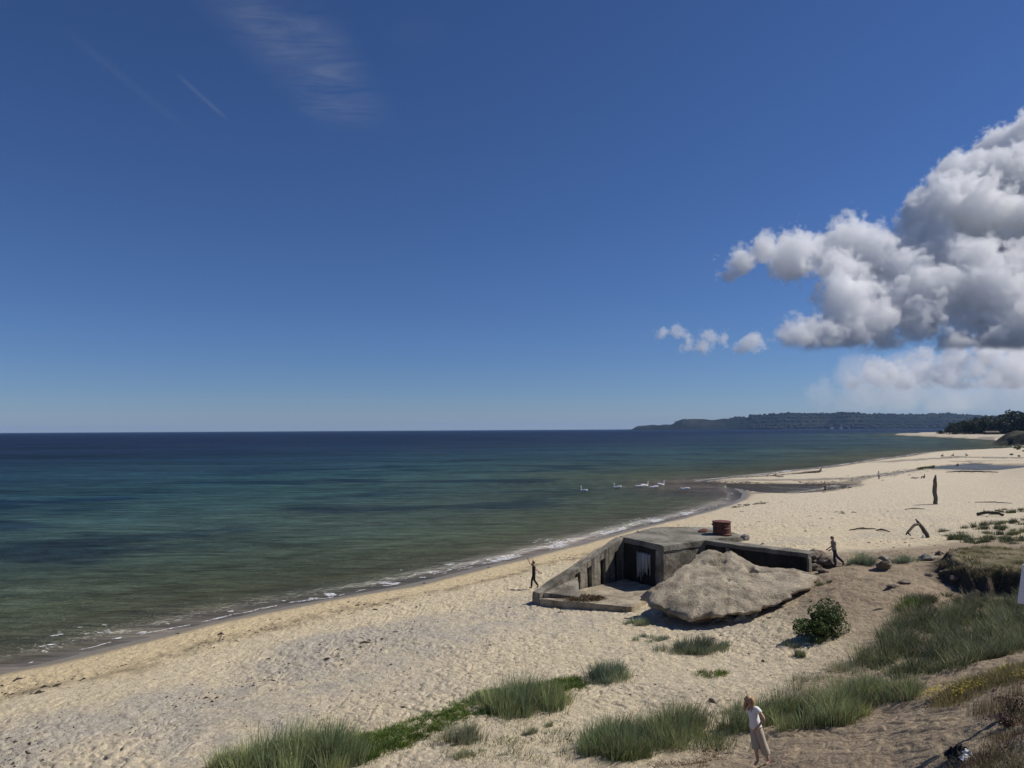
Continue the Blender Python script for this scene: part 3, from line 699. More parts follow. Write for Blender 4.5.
# long wall running towards the dune, with a coping along its top
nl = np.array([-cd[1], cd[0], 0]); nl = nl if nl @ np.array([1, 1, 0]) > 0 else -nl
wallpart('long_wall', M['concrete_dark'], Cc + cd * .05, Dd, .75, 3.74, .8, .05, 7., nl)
cp = [Cc + nl * -.02 + cd * .05, Dd + nl * -.02 + cd * .12, Dd + nl * .95 + cd * .12, Cc + nl * .95 + cd * .05]
bpart('coping', M['roof'], [([dn(p, 4.0) for p in cp], [dn(p, 3.745) for p in cp])], 4, .05, .05, 9.)
ep = Dd + cd * .03
t = [dn(ep - nl * .04, 3.74), dn(ep + cd * .14 - nl * .04, 3.74), dn(ep + cd * .14 + nl * .3, 3.74), dn(ep + nl * .3, 3.74)]
bpart('end_pier', M['roof'], [(t, [dn(p, 2.6) for p in t])], 2, .03, .02, 4.)
bt = Cc + cd * 1.55
t = [dn(bt - nl * .10, 3.74), dn(bt + cd * .2 - nl * .10, 3.74), dn(bt + cd * .2 + nl * .04, 3.74), dn(bt + nl * .04, 3.74)]
bpart('buttress', M['concrete'], [(t, [dn(p, 2.0) for p in t])], 2, .02, .02, 4.)
# wing wall: top falls from the roof to the sand; three upright slots and a broken bay cut into its inner face
nw = np.array([wa[1], -wa[0], 0]); nw = nw if nw @ np.array([1, -1, 0]) > 0 else -nw     # towards the floor
Lw = float(np.linalg.norm((A - W)[:2]))
def wing_top(s): return 1.62 + (4.0 - 1.62) * min(1, max(0, s / Lw)) ** 1.04
def wing_seg(s0, s1, o0, o1, zb=0.5, drop0=0., drop1=0.):
    p0 = dn(W, 0) + wa * s0; p1 = dn(W, 0) + wa * s1
    q = [p0 - nw * o0, p1 - nw * o0, p1 - nw * o1, p0 - nw * o1]; tops = [wing_top(s0) - drop0, wing_top(s1) - drop1, wing_top(s1) - drop1, wing_top(s0) - drop0]
    return ([dn(p, z) for p, z in zip(q, tops)], [dn(p, zb) for p in q])
slots = [(4.15, 4.55), (5.35, 5.85), (6.75, 7.25), (3.0, 3.5)]
slots = sorted(slots)
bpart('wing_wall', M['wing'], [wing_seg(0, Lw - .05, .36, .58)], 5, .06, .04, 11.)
s = 0.0
for i, (a_, b_) in enumerate(slots + [(Lw - .02, None)]):
    bpart('wing_panel', M['wing'], [wing_seg(s, a_, 0, .35)], 3, .035, .02, 12. + i)
    if b_ is not None:
        p0, p1 = dn(W, 0) + wa * (a_ + .003), dn(W, 0) + wa * (b_ - .003); hh_ = .30 + .09 * i
        qq = [p0 + nw * .0, p1 + nw * .0, p1 - nw * .345, p0 - nw * .345]; zz = [wing_top(a_), wing_top(b_), wing_top(b_), wing_top(a_)]
        bpart('wing_lintel', M['wing'], [([dn(p, z - .004) for p, z in zip(qq, zz)], [dn(p, z - hh_) for p, z in zip(qq, zz)])], 2, .012, .01, 40. + i)
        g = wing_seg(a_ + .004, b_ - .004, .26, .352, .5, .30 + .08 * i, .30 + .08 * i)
        bpart('wing_slot', M['concrete_dark'], [g], 2, .01, 0, 3.)  # slot backs use the dark copy, recess shade painted in
    s = b_
# floor apron, its front edge and the broken fillet by the wing
zf = 1.36
fl = [W + wa * .02 + nw * .02, Vs, Vs + unit(B - Vs) * 2.6, B - ab * .02, A + ab * .1]
fz = [zf - .06, zf + .02, zf + .05, zf + .05, zf]
ft = [dn(p, z) for p, z in zip(fl, fz)]
bpart('floor_slab', M['slab'], [(ft, [dn(p, .45) for p in fl])], 5, .06, .05, 15.)
p0, p1, p2 = W + wa * .3 + nw * .02, W + wa * 3.2 + nw * .02, W + wa * 1.6 + nw * 1.75
bpart('fillet', M['wing'], [([dn(p0, 1.62), dn(p1, 2.1), dn(p2, 1.42)], [dn(p0, 1.1), dn(p1, 1.1), dn(p2, 1.1)])], 4, .04, .04, 17.)
# lime runs on the shaded rear wall
wn_ = np.array([-(B - A)[1], (B - A)[0], 0]); wn_ = wn_ / np.linalg.norm(wn_); wn_ = wn_ if wn_ @ back_in < 0 else -wn_
LB = float(np.linalg.norm((B - A)[:2])); LV, LF = [], []; ncl = 15; rgl = np.random.default_rng(8)
cb = np.clip(rgl.normal(2.15, .32, ncl) - .5 * np.exp(-((np.arange(ncl) - 9) / 2.0) ** 2), 1.45, 2.8)
for c_ in range(ncl):
    f0_, f1_ = .31 + .35 * c_ / ncl, .31 + .35 * (c_ + 1) / ncl; zt_ = 3.24 + .05 * math.sin(c_ * 1.9)
    for r_ in range(4):
        z = zt_ + (cb[c_] - zt_) * r_ / 3
        for f_ in (f0_, f1_): LV.append(A + ab * LB * f_ + wn_ * (-.045 + .004 * (c_ % 3)) + V3(0, 0, z - 4.0) - bloc)
    b0 = c_ * 8; LF += [(b0 + 2 * q, b0 + 2 * q + 1, b0 + 2 * q + 3, b0 + 2 * q + 2) for q in range(3)]
lm = mesh_obj('lime_runs', LV, LF, M['lime'], bx)
md = lm.modifiers.new('t', 'SOLIDIFY'); md.thickness = .02; md.offset = 1
tag(lm, 'white lime runs down the shaded rear wall')

# great tilted slab of broken concrete lying against it
def slab_outline():
    edge = [(641, 597, 2.15), (650, 589, 2.55), (664, 580, 2.95), (682, 568, 3.35), (697, 556, 3.72), (705, 550.8, 3.88), (712, 552.5, 3.82), (722, 556, 3.72), (732, 555.5, 3.70), (742, 559, 3.62), (756, 564.5, 3.5), (775, 569, 3.4), (795, 571, 3.36), (812, 572.5, 3.33), (818, 577, 3.25),
            (812, 582, 3.1), (800, 589, 2.93), (786, 598, 2.65), (772, 604, 2.45), (762, 606.5, 2.38), (752, 610, 2.28), (742, 612, 2.22), (728, 612.5, 2.16), (712, 613.5, 2.08), (700, 616, 1.96), (690, 617, 1.89), (678, 613.5, 1.88), (664, 608.5, 1.95), (652, 604.5, 2.02)]
    return [at(*e) for e in edge]
so_ = slab_outline(); sc_ = np.mean(so_, axis=0); 
tree_pts = np.array(so_)
# fit of the top face
Af = np.c_[tree_pts[:, :2] - sc_[:2], np.ones(len(tree_pts))]; pf = np.linalg.lstsq(Af, tree_pts[:, 2], rcond=None)[0]
NR = 26; ring = []
dense = []
for i in range(len(so_)):
    a_, b_ = so_[i], so_[(i + 1) % len(so_)]
    for k in range(6): dense.append(a_ + (b_ - a_) * k / 6)
dense = np.array(dense); nD = len(dense)
for i_, p in enumerate(dense):                       # a broken, bitten edge
    v = (sc_ - p)[:2]; v = v / np.linalg.norm(v); jag = .16 * mnoise.noise(Vector((i_ * .23, 3.3, 0))) + .12 * mnoise.cell(Vector((i_ * .21, 8., 0)))
    p[:2] += v * jag; p[2] += .07 * mnoise.noise(Vector((i_ * .31, 9.3, 0)))
SV = []
for r_ in range(NR):
    f = 1 - r_ / NR
    for p in dense:
        q = sc_ + (p - sc_) * f
        zpl = pf[2] + pf[0] * (q[0] - sc_[0]) + pf[1] * (q[1] - sc_[1])
        z = zpl * (1 - f ** 3) + (sc_[2] + (p[2] - sc_[2]) * f) * f ** 3 if f < 1 else p[2]
        z = zpl + (p[2] - (pf[2] + pf[0] * (p[0] - sc_[0]) + pf[1] * (p[1] - sc_[1]))) * f ** 7
        nzv = mnoise.fractal(Vector((q[0] * .55, q[1] * .55, 3.1)), .8, 2.0, 6) + .5 * mnoise.fractal(Vector((q[0] * 2.1, q[1] * 2.1, 8.1)), .6, 2.0, 5)
        pit = max(0, mnoise.noise(Vector((q[0] * 1.3, q[1] * 1.3, 9.))) - .42) * 1.1
        rdg = .16 * max(0, 1 - abs((q[0] - 13.2) * .75 + (q[1] - 39.3) * .66) / .45)
        pk = so_[5]; hump = .20 * math.exp(-((q[0] - pk[0] - .35) ** 2 + (q[1] - pk[1] + .9) ** 2) / 1.5)
        bl = abs(mnoise.noise(Vector((q[0] * .42 + 3, q[1] * .42, 4.)))) + .5 * abs(mnoise.noise(Vector((q[0] * 1.1, q[1] * 1.1, 14.))))      # broken faces meeting in ridges
        ck = abs((q[0] - 12.6) * .50 + (q[1] - 38.6) * .866 + .5 * mnoise.noise(Vector((q[0] * .9, q[1] * .9, 21.)))); crack = .10 * max(0, 1 - ck / .12)
        z += .10 * nzv - .20 * (bl - .25) * (f < .98) * min(1, (1 - f) * 9) + .36 * (1 - f ** 5) + hump * min(1, (1 - f) * 8) - pit * (f < .97) - crack * (f < .96)
        SV.append([q[0] + .06 * mnoise.noise(Vector((q[0] * 2, q[1] * 2, 7))), q[1] + .06 * mnoise.noise(Vector((q[0] * 2, q[1] * 2, 17))), z])
top_n = len(SV)
SV.append([sc_[0], sc_[1], pf[2] + .34]); capi = len(SV) - 1
side = []
for lvl, (inn, dz) in enumerate(((-.01, -.07), (.02, -.17), (.26, -.26), (.50, -.46), (.75, -1.9))):
    for p in dense:
        c2 = np.array([sc_[0], sc_[1]]); v = c2 - p[:2]; v = v / np.linalg.norm(v)
        j = .16 * mnoise.fractal(Vector((p[0] * 1.6, p[1] * 1.6, lvl * .7)), .8, 2., 4)
        SV.append([p[0] + v[0] * (inn * 2.0 + j), p[1] + v[1] * (inn * 2.0 + j), p[2] + dz + .09 * mnoise.noise(Vector((p[0] * 2.2, p[1] * 2.2, lvl * 3.)))])
SF = []
for r_ in range(NR - 1):
    for i in range(nD): SF.append((r_ * nD + i, r_ * nD + (i + 1) % nD, (r_ + 1) * nD + (i + 1) % nD, (r_ + 1) * nD + i))
for i in range(nD): SF.append(((NR - 1) * nD + i, (NR - 1) * nD + (i + 1) % nD, capi))
prev = 0
for lvl in range(5):
    b0 = capi + 1 + lvl * nD
    for i in range(nD): SF.append((prev + i, b0 + i, b0 + (i + 1) % nD, prev + (i + 1) % nD))
    prev = b0
SF.append([prev + i for i in range(nD)][::-1])
slab = mesh_obj('concrete_slab', SV, SF, M['slab'])
bm = bmesh.new(); bm.from_mesh(slab.data); bmesh.ops.recalc_face_normals(bm, faces=bm.faces[:]); bm.to_mesh(slab.data); bm.free()
tag(slab, 'huge tilted slab of pitted sandy concrete lying against the bunker', 'concrete slab')

# ------------------------------------------------------------------ stones
def stone(name, loc, size, mat, seed, label, cat='rock', group=None, parent=None, sub=3, flat=1.0, rz=0., sink=.25, rugged=.36):
    bm = bmesh.new(); bmesh.ops.create_icosphere(bm, subdivisions=sub, radius=1.0)
    for v in bm.verts:
        n = v.co.normalized(); p = n * 1.1 + Vector((seed * 3.7, seed, 0))
        k = 1 + rugged * mnoise.fractal(p, .8, 2., 5)
        pl = 1.0
        for q in range(5):
            ax = Vector((math.sin(seed * 5 + q * 2.1), math.cos(seed * 3 + q * 1.3), math.sin(seed + q * 2.9) * .9)).normalized()
            dq = n.dot(ax)
            if dq > .62: pl = min(pl, .62 / dq * 1.08)
        v.co = n * k * pl
    for v in bm.verts: v.co = Vector((v.co.x * size[0], v.co.y * size[1], v.co.z * size[2]))
    o = bm_obj(name, bm, mat, parent, smooth=False)
    o.location = (loc[0], loc[1], loc[2] + size[2] * (1 - 2 * sink) * .55); o.rotation_euler = (0, 0, rz)
    if label: tag(o, label, cat, group)
    return o
def on(px, py): return ground(px, py)
for px, py, s, sd, lab, mt in ((819, 562, (.75, .6, .62), 2.2, 'large brown rock at the end of the bunker wall', 'rock_brown'), (828, 565.5, (.72, .5, .40), 3.6, 'low flat brown rock beside the feet of the walker in jeans', 'rock_brown'),
        (814, 570.5, (.45, .4, .30), 6.1, 'small dark rock wedged between wall end and tilted slab', 'rock_brown'), (823, 572.5, (.34, .3, .16), 6.7, 'small half buried rock below the brown rocks on the dune', 'rock_brown')):
    stone('rock', on(px, py), s, M[mt], sd, lab)
for px, py, s, sd, lab in ((703, 620.5, (.42, .35, .26), 1.3, 'pale lump of rubble under the lower lip of the slab, westmost'), (716, 621.5, (.5, .4, .24), 2.6, 'dark broad lump of rubble under the lip of the slab'),
        (729, 622, (.34, .35, .22), 3.3, 'round lump of rubble between two others under the slab lip'), (741, 621, (.42, .34, .24), 4.2, 'white edged lump of rubble under the slab front corner'), (751, 617.5, (.32, .3, .2), 5.8, 'small lump of rubble where slab lip rises toward the dune'),
        (774, 606, (.36, .3, .2), 6.4, 'pale rubble lump in the dark gap under the slab edge'), (788, 599, (.38, .3, .2), 8.4, 'pale rubble lump higher up the gap under the slab'), (804, 589, (.4, .3, .2), 7.4, 'pale rubble lump near the east tip of the slab')):
    stone('rubble', on(px, py), s, M['rock_grey'], sd, lab, 'rubble', sink=.2)
stone('rubble', on(733, 618) + V3(0, .12, .05), (1.15, .42, .26), M['rock_brown'], 11.3, 'long brown block of rubble wedged under the front lip of the slab', 'rubble', sink=.05, rz=-.08, rugged=.2)
# the grey boulder heap by the dune path, and the low stone behind it
bp = on(885, 568.5)
stone('boulder', bp, (.46, .38, .40), M['rock_brown'], 9.1, 'grey boulder with a stone on top, standing on the dune crest', 'boulder', sink=.15)
o = stone('stone', bp + V3(-.03, .05, .46), (.31, .26, .16), M['rock_grey'], 4.9, 'flat grey stone lying on top of the dune boulder', 'stone', sink=.1)
stone('boulder', on(926, 559.5), (.70, .4, .26), M['rock_grey'], 5.5, 'long low half buried boulder beside the eroded turf edge', 'boulder', rz=.5)
stone('turf_clod', on(940, 555) , (.26, .26, .22), M['rock_brown'], 7.7, 'dark brown clod fallen at the tip of the turf shelf', 'clod')
for px, py, s, sd, lab in ((929, 576, (.24, .2, .14), 1.7, 'dark clod fallen on the sand below the shelf, westmost'), (946, 573, (.26, .2, .14), 2.9, 'dark clod lying close under the shelf edge'), (955, 579.5, (.30, .22, .14), 4.4, 'dark clod lying in front of the shaded hollow'), (905, 583, (.3, .25, .12), 5.2, 'small dark clod on open sand by the boulder'), (893, 587, (.34, .22, .1), 6.2, 'flat dark clod of turf on the dune sand')):
    stone('turf_clod', on(px, py), s, M['rock_brown'], sd, lab, 'clod', sub=3)

# ------------------------------------------------------------------ rusted steel drum on the roof
dp = at(722, 534.3, 4.0)
dr = empty('steel_drum', (float(dp[0]), float(dp[1]), 4.02)); tag(dr, 'short wide rusted red steel drum standing on the bunker roof', 'drum')
def lathe(bm, prof, n=40):
    rings = [[bm.verts.new((r * math.cos(2 * math.pi * i / n), r * math.sin(2 * math.pi * i / n), z)) for i in range(n)] for r, z in prof]
    for a_, b_ in zip(rings, rings[1:]):
        for i in range(n): bm.faces.new((a_[i], a_[(i + 1) % n], b_[(i + 1) % n], b_[i]))
    bm.faces.new(rings[0][::-1]); bm.faces.new(rings[-1])
bm = bmesh.new(); lathe(bm, [(.58, 0), (.60, .03), (.58, .06), (.575, .38), (.60, .41), (.575, .44), (.57, .74), (.52, .76)]); bm_obj('body', bm, M['rust'], dr)
bm = bmesh.new(); lathe(bm, [(.585, .762), (.62, .775), (.62, .83), (.59, .85), (.3, .87)]); bm_obj('rim', bm, M['rust'], dr)
bm = bmesh.new(); lathe(bm, [(.62, -.015), (.66, 0), (.66, .025), (.6, .035)], 40); bm_obj('base_ring', bm, M['rust'], dr)
for k in range(3):
    bm = bmesh.new(); bmesh.ops.create_cube(bm, size=1.0)
    a_ = 2.2 * k + .4
    for v in bm.verts: v.co = Vector((v.co.x * .09, v.co.y * .12, v.co.z * .14 + .6))
    bmesh.ops.bevel(bm, geom=bm.edges[:], offset=.015, segments=1, affect='EDGES')
    bmesh.ops.rotate(bm, verts=bm.verts, cent=(0, 0, 0), matrix=Matrix.Rotation(0, 3, 'Z')); bmesh.ops.translate(bm, verts=bm.verts, vec=(.61, 0, 0)); bmesh.ops.rotate(bm, verts=bm.verts, cent=(0, 0, 0), matrix=Matrix.Rotation(a_, 3, 'Z'))
    bm_obj('lug', bm, M['rust'], dr)
pl_ = at(709.5, 525, 4.0)
bm = bmesh.new(); lathe(bm, [(.30, 0), (.33, .02), (.33, .07), (.28, .09), (.10, .12)], 28)
hc = bm_obj('hatch_cover', bm, M['rust']); hc.location = (float(dp[0]) - .95, float(dp[1]) + 1.1, 4.05); hc.rotation_euler = (.1, -.25, 0)
tag(hc, 'small flat rusty cover lying on the bunker roof behind the drum', 'hatch cover')
stone('roof_stone', at(745, 538, 3.98), (.28, .22, .18), M['rock_grey'], 3.9, 'small pale stone on the roof corner by the long wall', 'stone')

# ------------------------------------------------------------------ driftwood
def tube(path, radii, n=9, wob=.12, seed=0.):
    V, Fc = [], []
    path = [Vector(tuple(map(float, p))) for p in path]
    fine = []; fr = []
    for i in range(len(path) - 1):
        m = max(2, int((path[i + 1] - path[i]).length / max(.05, radii[i] * 1.4)))
        for k in range(m):
            f = k / m; fine.append(path[i].lerp(path[i + 1], f)); fr.append(radii[i] + (radii[i + 1] - radii[i]) * f)
    fine.append(path[-1]); fr.append(radii[-1])
    for i, p in enumerate(fine):
        tdir = (fine[min(i + 1, len(fine) - 1)] - fine[max(i - 1, 0)]).normalized()
        a_ = tdir.orthogonal().normalized(); ref = Vector((.31, .77, .55)); a_ = (ref - tdir * ref.dot(tdir)).normalized(); b_ = tdir.cross(a_)
        off = Vector((mnoise.noise(p * 1.7 + Vector((seed, 0, 0))), mnoise.noise(p * 1.7 + Vector((0, seed, 0))), mnoise.noise(p * 1.7 + Vector((0, 0, seed))))) * fr[i] * .5
        for k in range(n):
            t_ = 2 * math.pi * k / n
            r = fr[i] * (1 + wob * 2 * mnoise.noise(Vector((math.cos(t_) * 1.3 + seed, math.sin(t_) * 1.3, i * .35))))
            V.append(p + off + (a_ * math.cos(t_) + b_ * math.sin(t_)) * r)
    m = len(fine)
    for i in range(m - 1):
        for k in range(n): Fc.append((i * n + k, i * n + (k + 1) % n, (i + 1) * n + (k + 1) % n, (i + 1) * n + k))
    Fc.append(list(range(n))[::-1]); Fc.append([(m - 1) * n + k for k in range(n)])
    return V, Fc
def wood(name, paths, mat, label, cat, parts=None):
    root_V, root_F = [], []
    base = np.array(paths[0][0][0], float); base[2] = min(p[2] for pa, _ in paths for p in pa)
    if parts is None:
        for i, (pa, ra) in enumerate(paths):
            V, Fc = tube([np.array(p) - base for p in pa], ra, seed=i * 3.3 + base[0]); b0 = len(root_V); root_V += V; root_F += [[q + b0 for q in f] for f in Fc]
        o = mesh_obj(name, [tuple(v) for v in root_V], root_F, mat); o.location = base; return tag(o, label, cat)
    e = empty(name, base); tag(e, label, cat)
    for i, (pa, ra) in enumerate(paths):
        V, Fc = tube([np.array(p) - base for p in pa], ra, seed=i * 3.3 + base[0]); mesh_obj(parts[i], [tuple(v) for v in V], Fc, mat, e)
    return e
f0 = on(926.5, 537.5); Yf = f0[1]
P_ = lambda px, py, dy=0.: atY(px, py, Yf + dy)
wood('driftwood_snag', [([P_(927.5, 538.5), P_(926, 534), P_(922, 527.5), P_(918.5, 523), P_(915.5, 519)], [.17, .20, .15, .11, .05]), ([P_(919, 523.8), P_(914.5, 525, -.3), P_(911, 528.5, -.6), P_(908, 532, -.8), P_(906, 534.5, -.9)], [.12, .11, .10, .09, .05]), ([P_(908.5, 533.6, -.8), P_(911, 535.6, -.7)], [.07, .04]), ([P_(926, 537, -.1), P_(922, 536, -.2)], [.10, .04])],
     M['driftwood'], 'dark forked driftwood snag arching up from the sand', 'driftwood', ['trunk', 'branch', 'twig', 'root'])
q = on(923.5, 538)
stone('pale_scrap', q, (.16, .10, .22), M['white_scrap'], 2.0, 'small white scrap lying at the foot of the forked snag', 'scrap', sink=.1)
p_ = on(935.6, 504.3); Yp = p_[1]
wood('wooden_post', [([atY(936, 505.5, Yp), atY(935.6, 497, Yp), atY(934.8, 490, Yp), atY(935.2, 481, Yp), atY(935.7, 475, Yp)], [.24, .25, .27, .24, .08])], M['driftwood_pale'], 'tall weathered wooden post standing upright in open sand', 'post')
p_ = on(948.5, 540)
wood('stake', [([p_, atY(949.6, 536.3, p_[1])], [.08, .05])], M['driftwood'], 'short leaning stake stuck in the sand beside the snag', 'stake')
a_, b_ = on(977, 515.3), on(1004, 516)
wood('driftwood_log', [([a_ + V3(0, 0, .10), a_ * .6 + b_ * .4 + V3(0, 0, .32), a_ * .2 + b_ * .8 + V3(0, 0, .30), b_ + V3(0, 0, .08)], [.16, .15, .15, .13]), ([a_ * .72 + b_ * .28 + V3(0, 0, .2), a_ * .72 + b_ * .28 + V3(.1, .2, .62)], [.08, .04])], M['driftwood'], 'dark curved driftwood log with a stub, in front of thin grass', 'log')
a_, b_ = on(946, 472.9), on(998, 472.8)
wood('driftwood_log', [([a_ + V3(0, 0, .18), a_ * .7 + b_ * .3 + V3(0, 0, .35), a_ * .35 + b_ * .65 + V3(0, 0, .28), b_ + V3(0, 0, .15)], [.07, .17, .15, .09])], M['driftwood'], 'long straight dark log lying beside the shallow pool', 'log')
a_, b_ = on(797, 474.0), on(820, 472.6)
wood('driftwood_log', [([a_ + V3(0, 0, .05), b_ + V3(0, 0, .35)], [.12, .28]), ([b_ + V3(0, 0, .2), b_ + V3(.3, 0, 1.1)], [.22, .12])], M['driftwood'], 'thin log with an upturned root on the sand spit', 'log')
for j, (x1, y1, x2, y2, lab) in enumerate(((849, 530.5, 876, 529.2, 'thin dark branch half buried in sand behind the walker in jeans'), (876, 530.4, 890, 532.0, 'short bent dark branch with twigs beside the thin buried branch'), (975, 502.5, 1012, 503.5, 'line of grey driftwood sticks far up the beach by the frame edge'), (905, 509.6, 925, 509.2, 'thin stick lying on open sand beyond the snag'))):
    a_, b_ = on(x1, y1), on(x2, y2); r_ = .075 if j < 2 else .05
    wood('branch', [([a_ + V3(0, 0, .03), a_ * .5 + b_ * .5 + V3(0, .2, .12), b_ + V3(0, 0, .03)], [r_ * .6, r_ * 1.2, r_ * .5]), ([a_ * .5 + b_ * .5 + V3(0, .2, .1), a_ * .35 + b_ * .65 + V3(.1, .7, .15)], [r_ * .7, r_ * .3])], M['driftwood'], lab, 'branch')

# ------------------------------------------------------------------ white board at the edge of the dune, black sheeting in the scrub
g0 = on(1015, 652); Yb = 14.5
bl_ = [atY(1018.3, 603.5, Yb), atY(1046, 606.5, Yb + .1), atY(1052, 569, Yb + .1), atY(1023.6, 564.5, Yb)]
bcx = np.mean(bl_, axis=0); zb = hz(bcx[0], bcx[1])
bd = empty('notice_board', (float(bcx[0]), float(bcx[1]), zb)); tag(bd, 'tilted white board standing above the grassy dune edge', 'board')
bm = bmesh.new(); o_ = np.array([bcx[0], bcx[1], zb]); prism(bm, [p - o_ for p in bl_], [p - o_ + V3(.02, .06, 0) for p in bl_]); bm_obj('panel', bm, M['white_paint'], bd)
for k in (.35, .65):
    lo_ = bl_[0] * (1 - k) + bl_[1] * k; hi_ = bl_[3] * (1 - k) + bl_[2] * k
    V, Fc = tube([np.array([lo_[0] - .05, lo_[1] + .12, hz(lo_[0], lo_[1]) - .1]) - o_, hi_ + V3(0, .12, 0) - o_], [.045, .04], 8, .02); mesh_obj('post', [tuple(v) for v in V], Fc, M['post_red'], bd)
g0 = on(961, 757)
e = empty('black_sheeting', g0); tag(e, 'crumpled black sheeting with white scraps in the scrub by the path', 'litter')
def crumple(name, mat, parent, loc, sx, sy, sz, seed, n=18):
    V = []; Fc = []
    for i in range(n):
        for j in range(n):
            x, y = i / (n - 1) - .5, j / (n - 1) - .5
            hgt = max(0, 1 - (x * x + y * y) * 3.6); p = Vector((x * 5 + seed, y * 5, seed))
            V.append((loc[0] + x * sx + .05 * mnoise.noise(p), loc[1] + y * sy + .05 * mnoise.noise(p + Vector((9, 0, 0))), loc[2] + hgt * sz * (.7 + .9 * abs(mnoise.noise(p * 1.3)))))
    for i in range(n - 1):
        for j in range(n - 1): Fc.append((i * n + j, (i + 1) * n + j, (i + 1) * n + j + 1, i * n + j + 1))
    return mesh_obj(name, V, Fc, mat, parent, smooth=False)
crumple('sheet', M['black_plastic'], e, (.02, .05, -.03), .50, .40, .22, 1.4)
for k, (dx, dy, dz, s_) in enumerate(((.02, -.16, .14, .12), (-.08, -.22, .06, .14), (.03, -.27, .03, .14), (-.02, -.2, .1, .09), (.0, -.36, 0, .15))):
    crumple('scrap', M['white_scrap'], e, (dx, dy, dz), s_, s_ * .8, s_ * .55, 3.3 + k, 7)

# ------------------------------------------------------------------ swans on the shallow water
def swan_mesh(turn, feeding):
    root = empty('swan', (0, 0, 0))
    bm = bmesh.new(); bmesh.ops.create_uvsphere(bm, u_segments=20, v_segments=14, radius=1.0)
    for v in bm.verts:
        x, y, z = v.co; taper = 1 - .35 * max(0, -x) ** 2
        v.co = Vector((x * .58 - (.12 * max(0, -x)), y * .29 * taper, .12 + z * .24 * (1 if z > 0 else .6) + .16 * max(0, -x) ** 2))
    body = bm_obj('body', bm, M['swan'], root, True)
    path = [(.48, 0, .16), (.62, 0, .30), (.58, 0, .52), (.52, 0, .70), (.58, 0, .83), (.70, 0, .84)] if not feeding else [(.48, 0, .16), (.66, 0, .30), (.80, 0, .36), (.93, 0, .25), (1.0, 0, .10)]
    V, Fc = tube([V3(*p) for p in path], ([.11, .075, .06, .058, .065, .05] if not feeding else [.11, .08, .065, .06, .05]), 10, .0); mesh_obj('neck', [tuple(v) for v in V], Fc, M['swan'], body)
    if not feeding:
        V, Fc = tube([V3(.72, 0, .84), V3(.80, 0, .81), V3(.88, 0, .77)], [.035, .028, .015], 8, .0); mesh_obj('beak', [tuple(v) for v in V], Fc, M['beak'], body)
    for s_ in (-1, 1):
        bm = bmesh.new(); bmesh.ops.create_uvsphere(bm, u_segments=14, v_segments=10, radius=1.0)
        for v in bm.verts: v.co = Vector((v.co.x * .46 - .18, s_ * (.20 + v.co.y * .09), .26 + v.co.z * .15 + .10 * max(0, -v.co.x) ** 1.5))
        bm_obj('wing', bm, M['swan'], root, True)
    return root
SW = [(584, 491.8, 2.4, 0, 'swan with its neck up, farthest from the sand spit'), (617.6, 488.3, 2.9, 0, 'swan with raised neck, second out from the spit after the pair'), (640.5, 487.3, 3.2, 1, 'swan lying low with neck forward in the close pair'), (645, 486.4, .3, 0, 'swan with the tallest neck in the close pair'),
      (654.6, 488.2, 3.3, 1, 'small looking swan feeding alone just beside the close pair'), (661, 485.6, .2, 0, 'bright swan farthest out, behind the feeding one'), (685.7, 489.9, 3.0, 1, 'swan nearest to the sand spit, head down on the water')]
for px, py, rz, fe, lab in SW:
    s_ = swan_mesh(0, fe); p = at(px, py, 0.0); s_.location = p; s_.rotation_euler = (0, 0, rz); s_.scale = (1.1,) * 3
    tag(s_, lab, 'swan', 'swans floating off the sand spit')

# ------------------------------------------------------------------ the headland across the bay
def mat_hill():
    m, nt, b = new_mat('wooded_hill')
    P = pos(nt); tint = nt.nodes.new('ShaderNodeAttribute'); tint.attribute_name = 'tint'
    n = noise_tex(nt, P, .012, 6., .7); c = mixc(nt, 1.0, tint.outputs['Color'], ramp(nt, n, [(.3, .6), (.7, 1.35)]), 'MULTIPLY')
    nt.links.new(c, b.inputs['Base Color']); b.inputs['Roughness'].default_value = 1; b.inputs['Specular IOR Level'].default_value = 0
    bump(nt, b, noise_tex(nt, P, .03, 5., .7), 1., 14.); return m
M['hill'] = mat_hill()
prof = [(612, 432.), (632, 429.2), (638, 426), (648, 425.6), (672, 424.6), (676, 421.4), (682, 419.4), (700, 418.9), (712, 420.2), (733, 417.5), (748, 417.6), (750, 415.8), (762, 415.6), (776, 414.6), (788, 413.4), (800, 414.4), (830, 413.8), (858, 413.0), (862, 413.8), (900, 414.3), (925, 414.8), (945, 413.6), (960, 414.8), (1000, 416.5), (1060, 417), (1150, 419), (1300, 423)]
hn = 420; cols_ = np.linspace(612, 1300, hn); tp = np.interp(cols_, [p[0] for p in prof], [p[1] for p in prof])
HV, HC = [], []; deps = [0, .01, .02, .05, .12, .22, .34, .46, .58, .7, .85, 1.0]
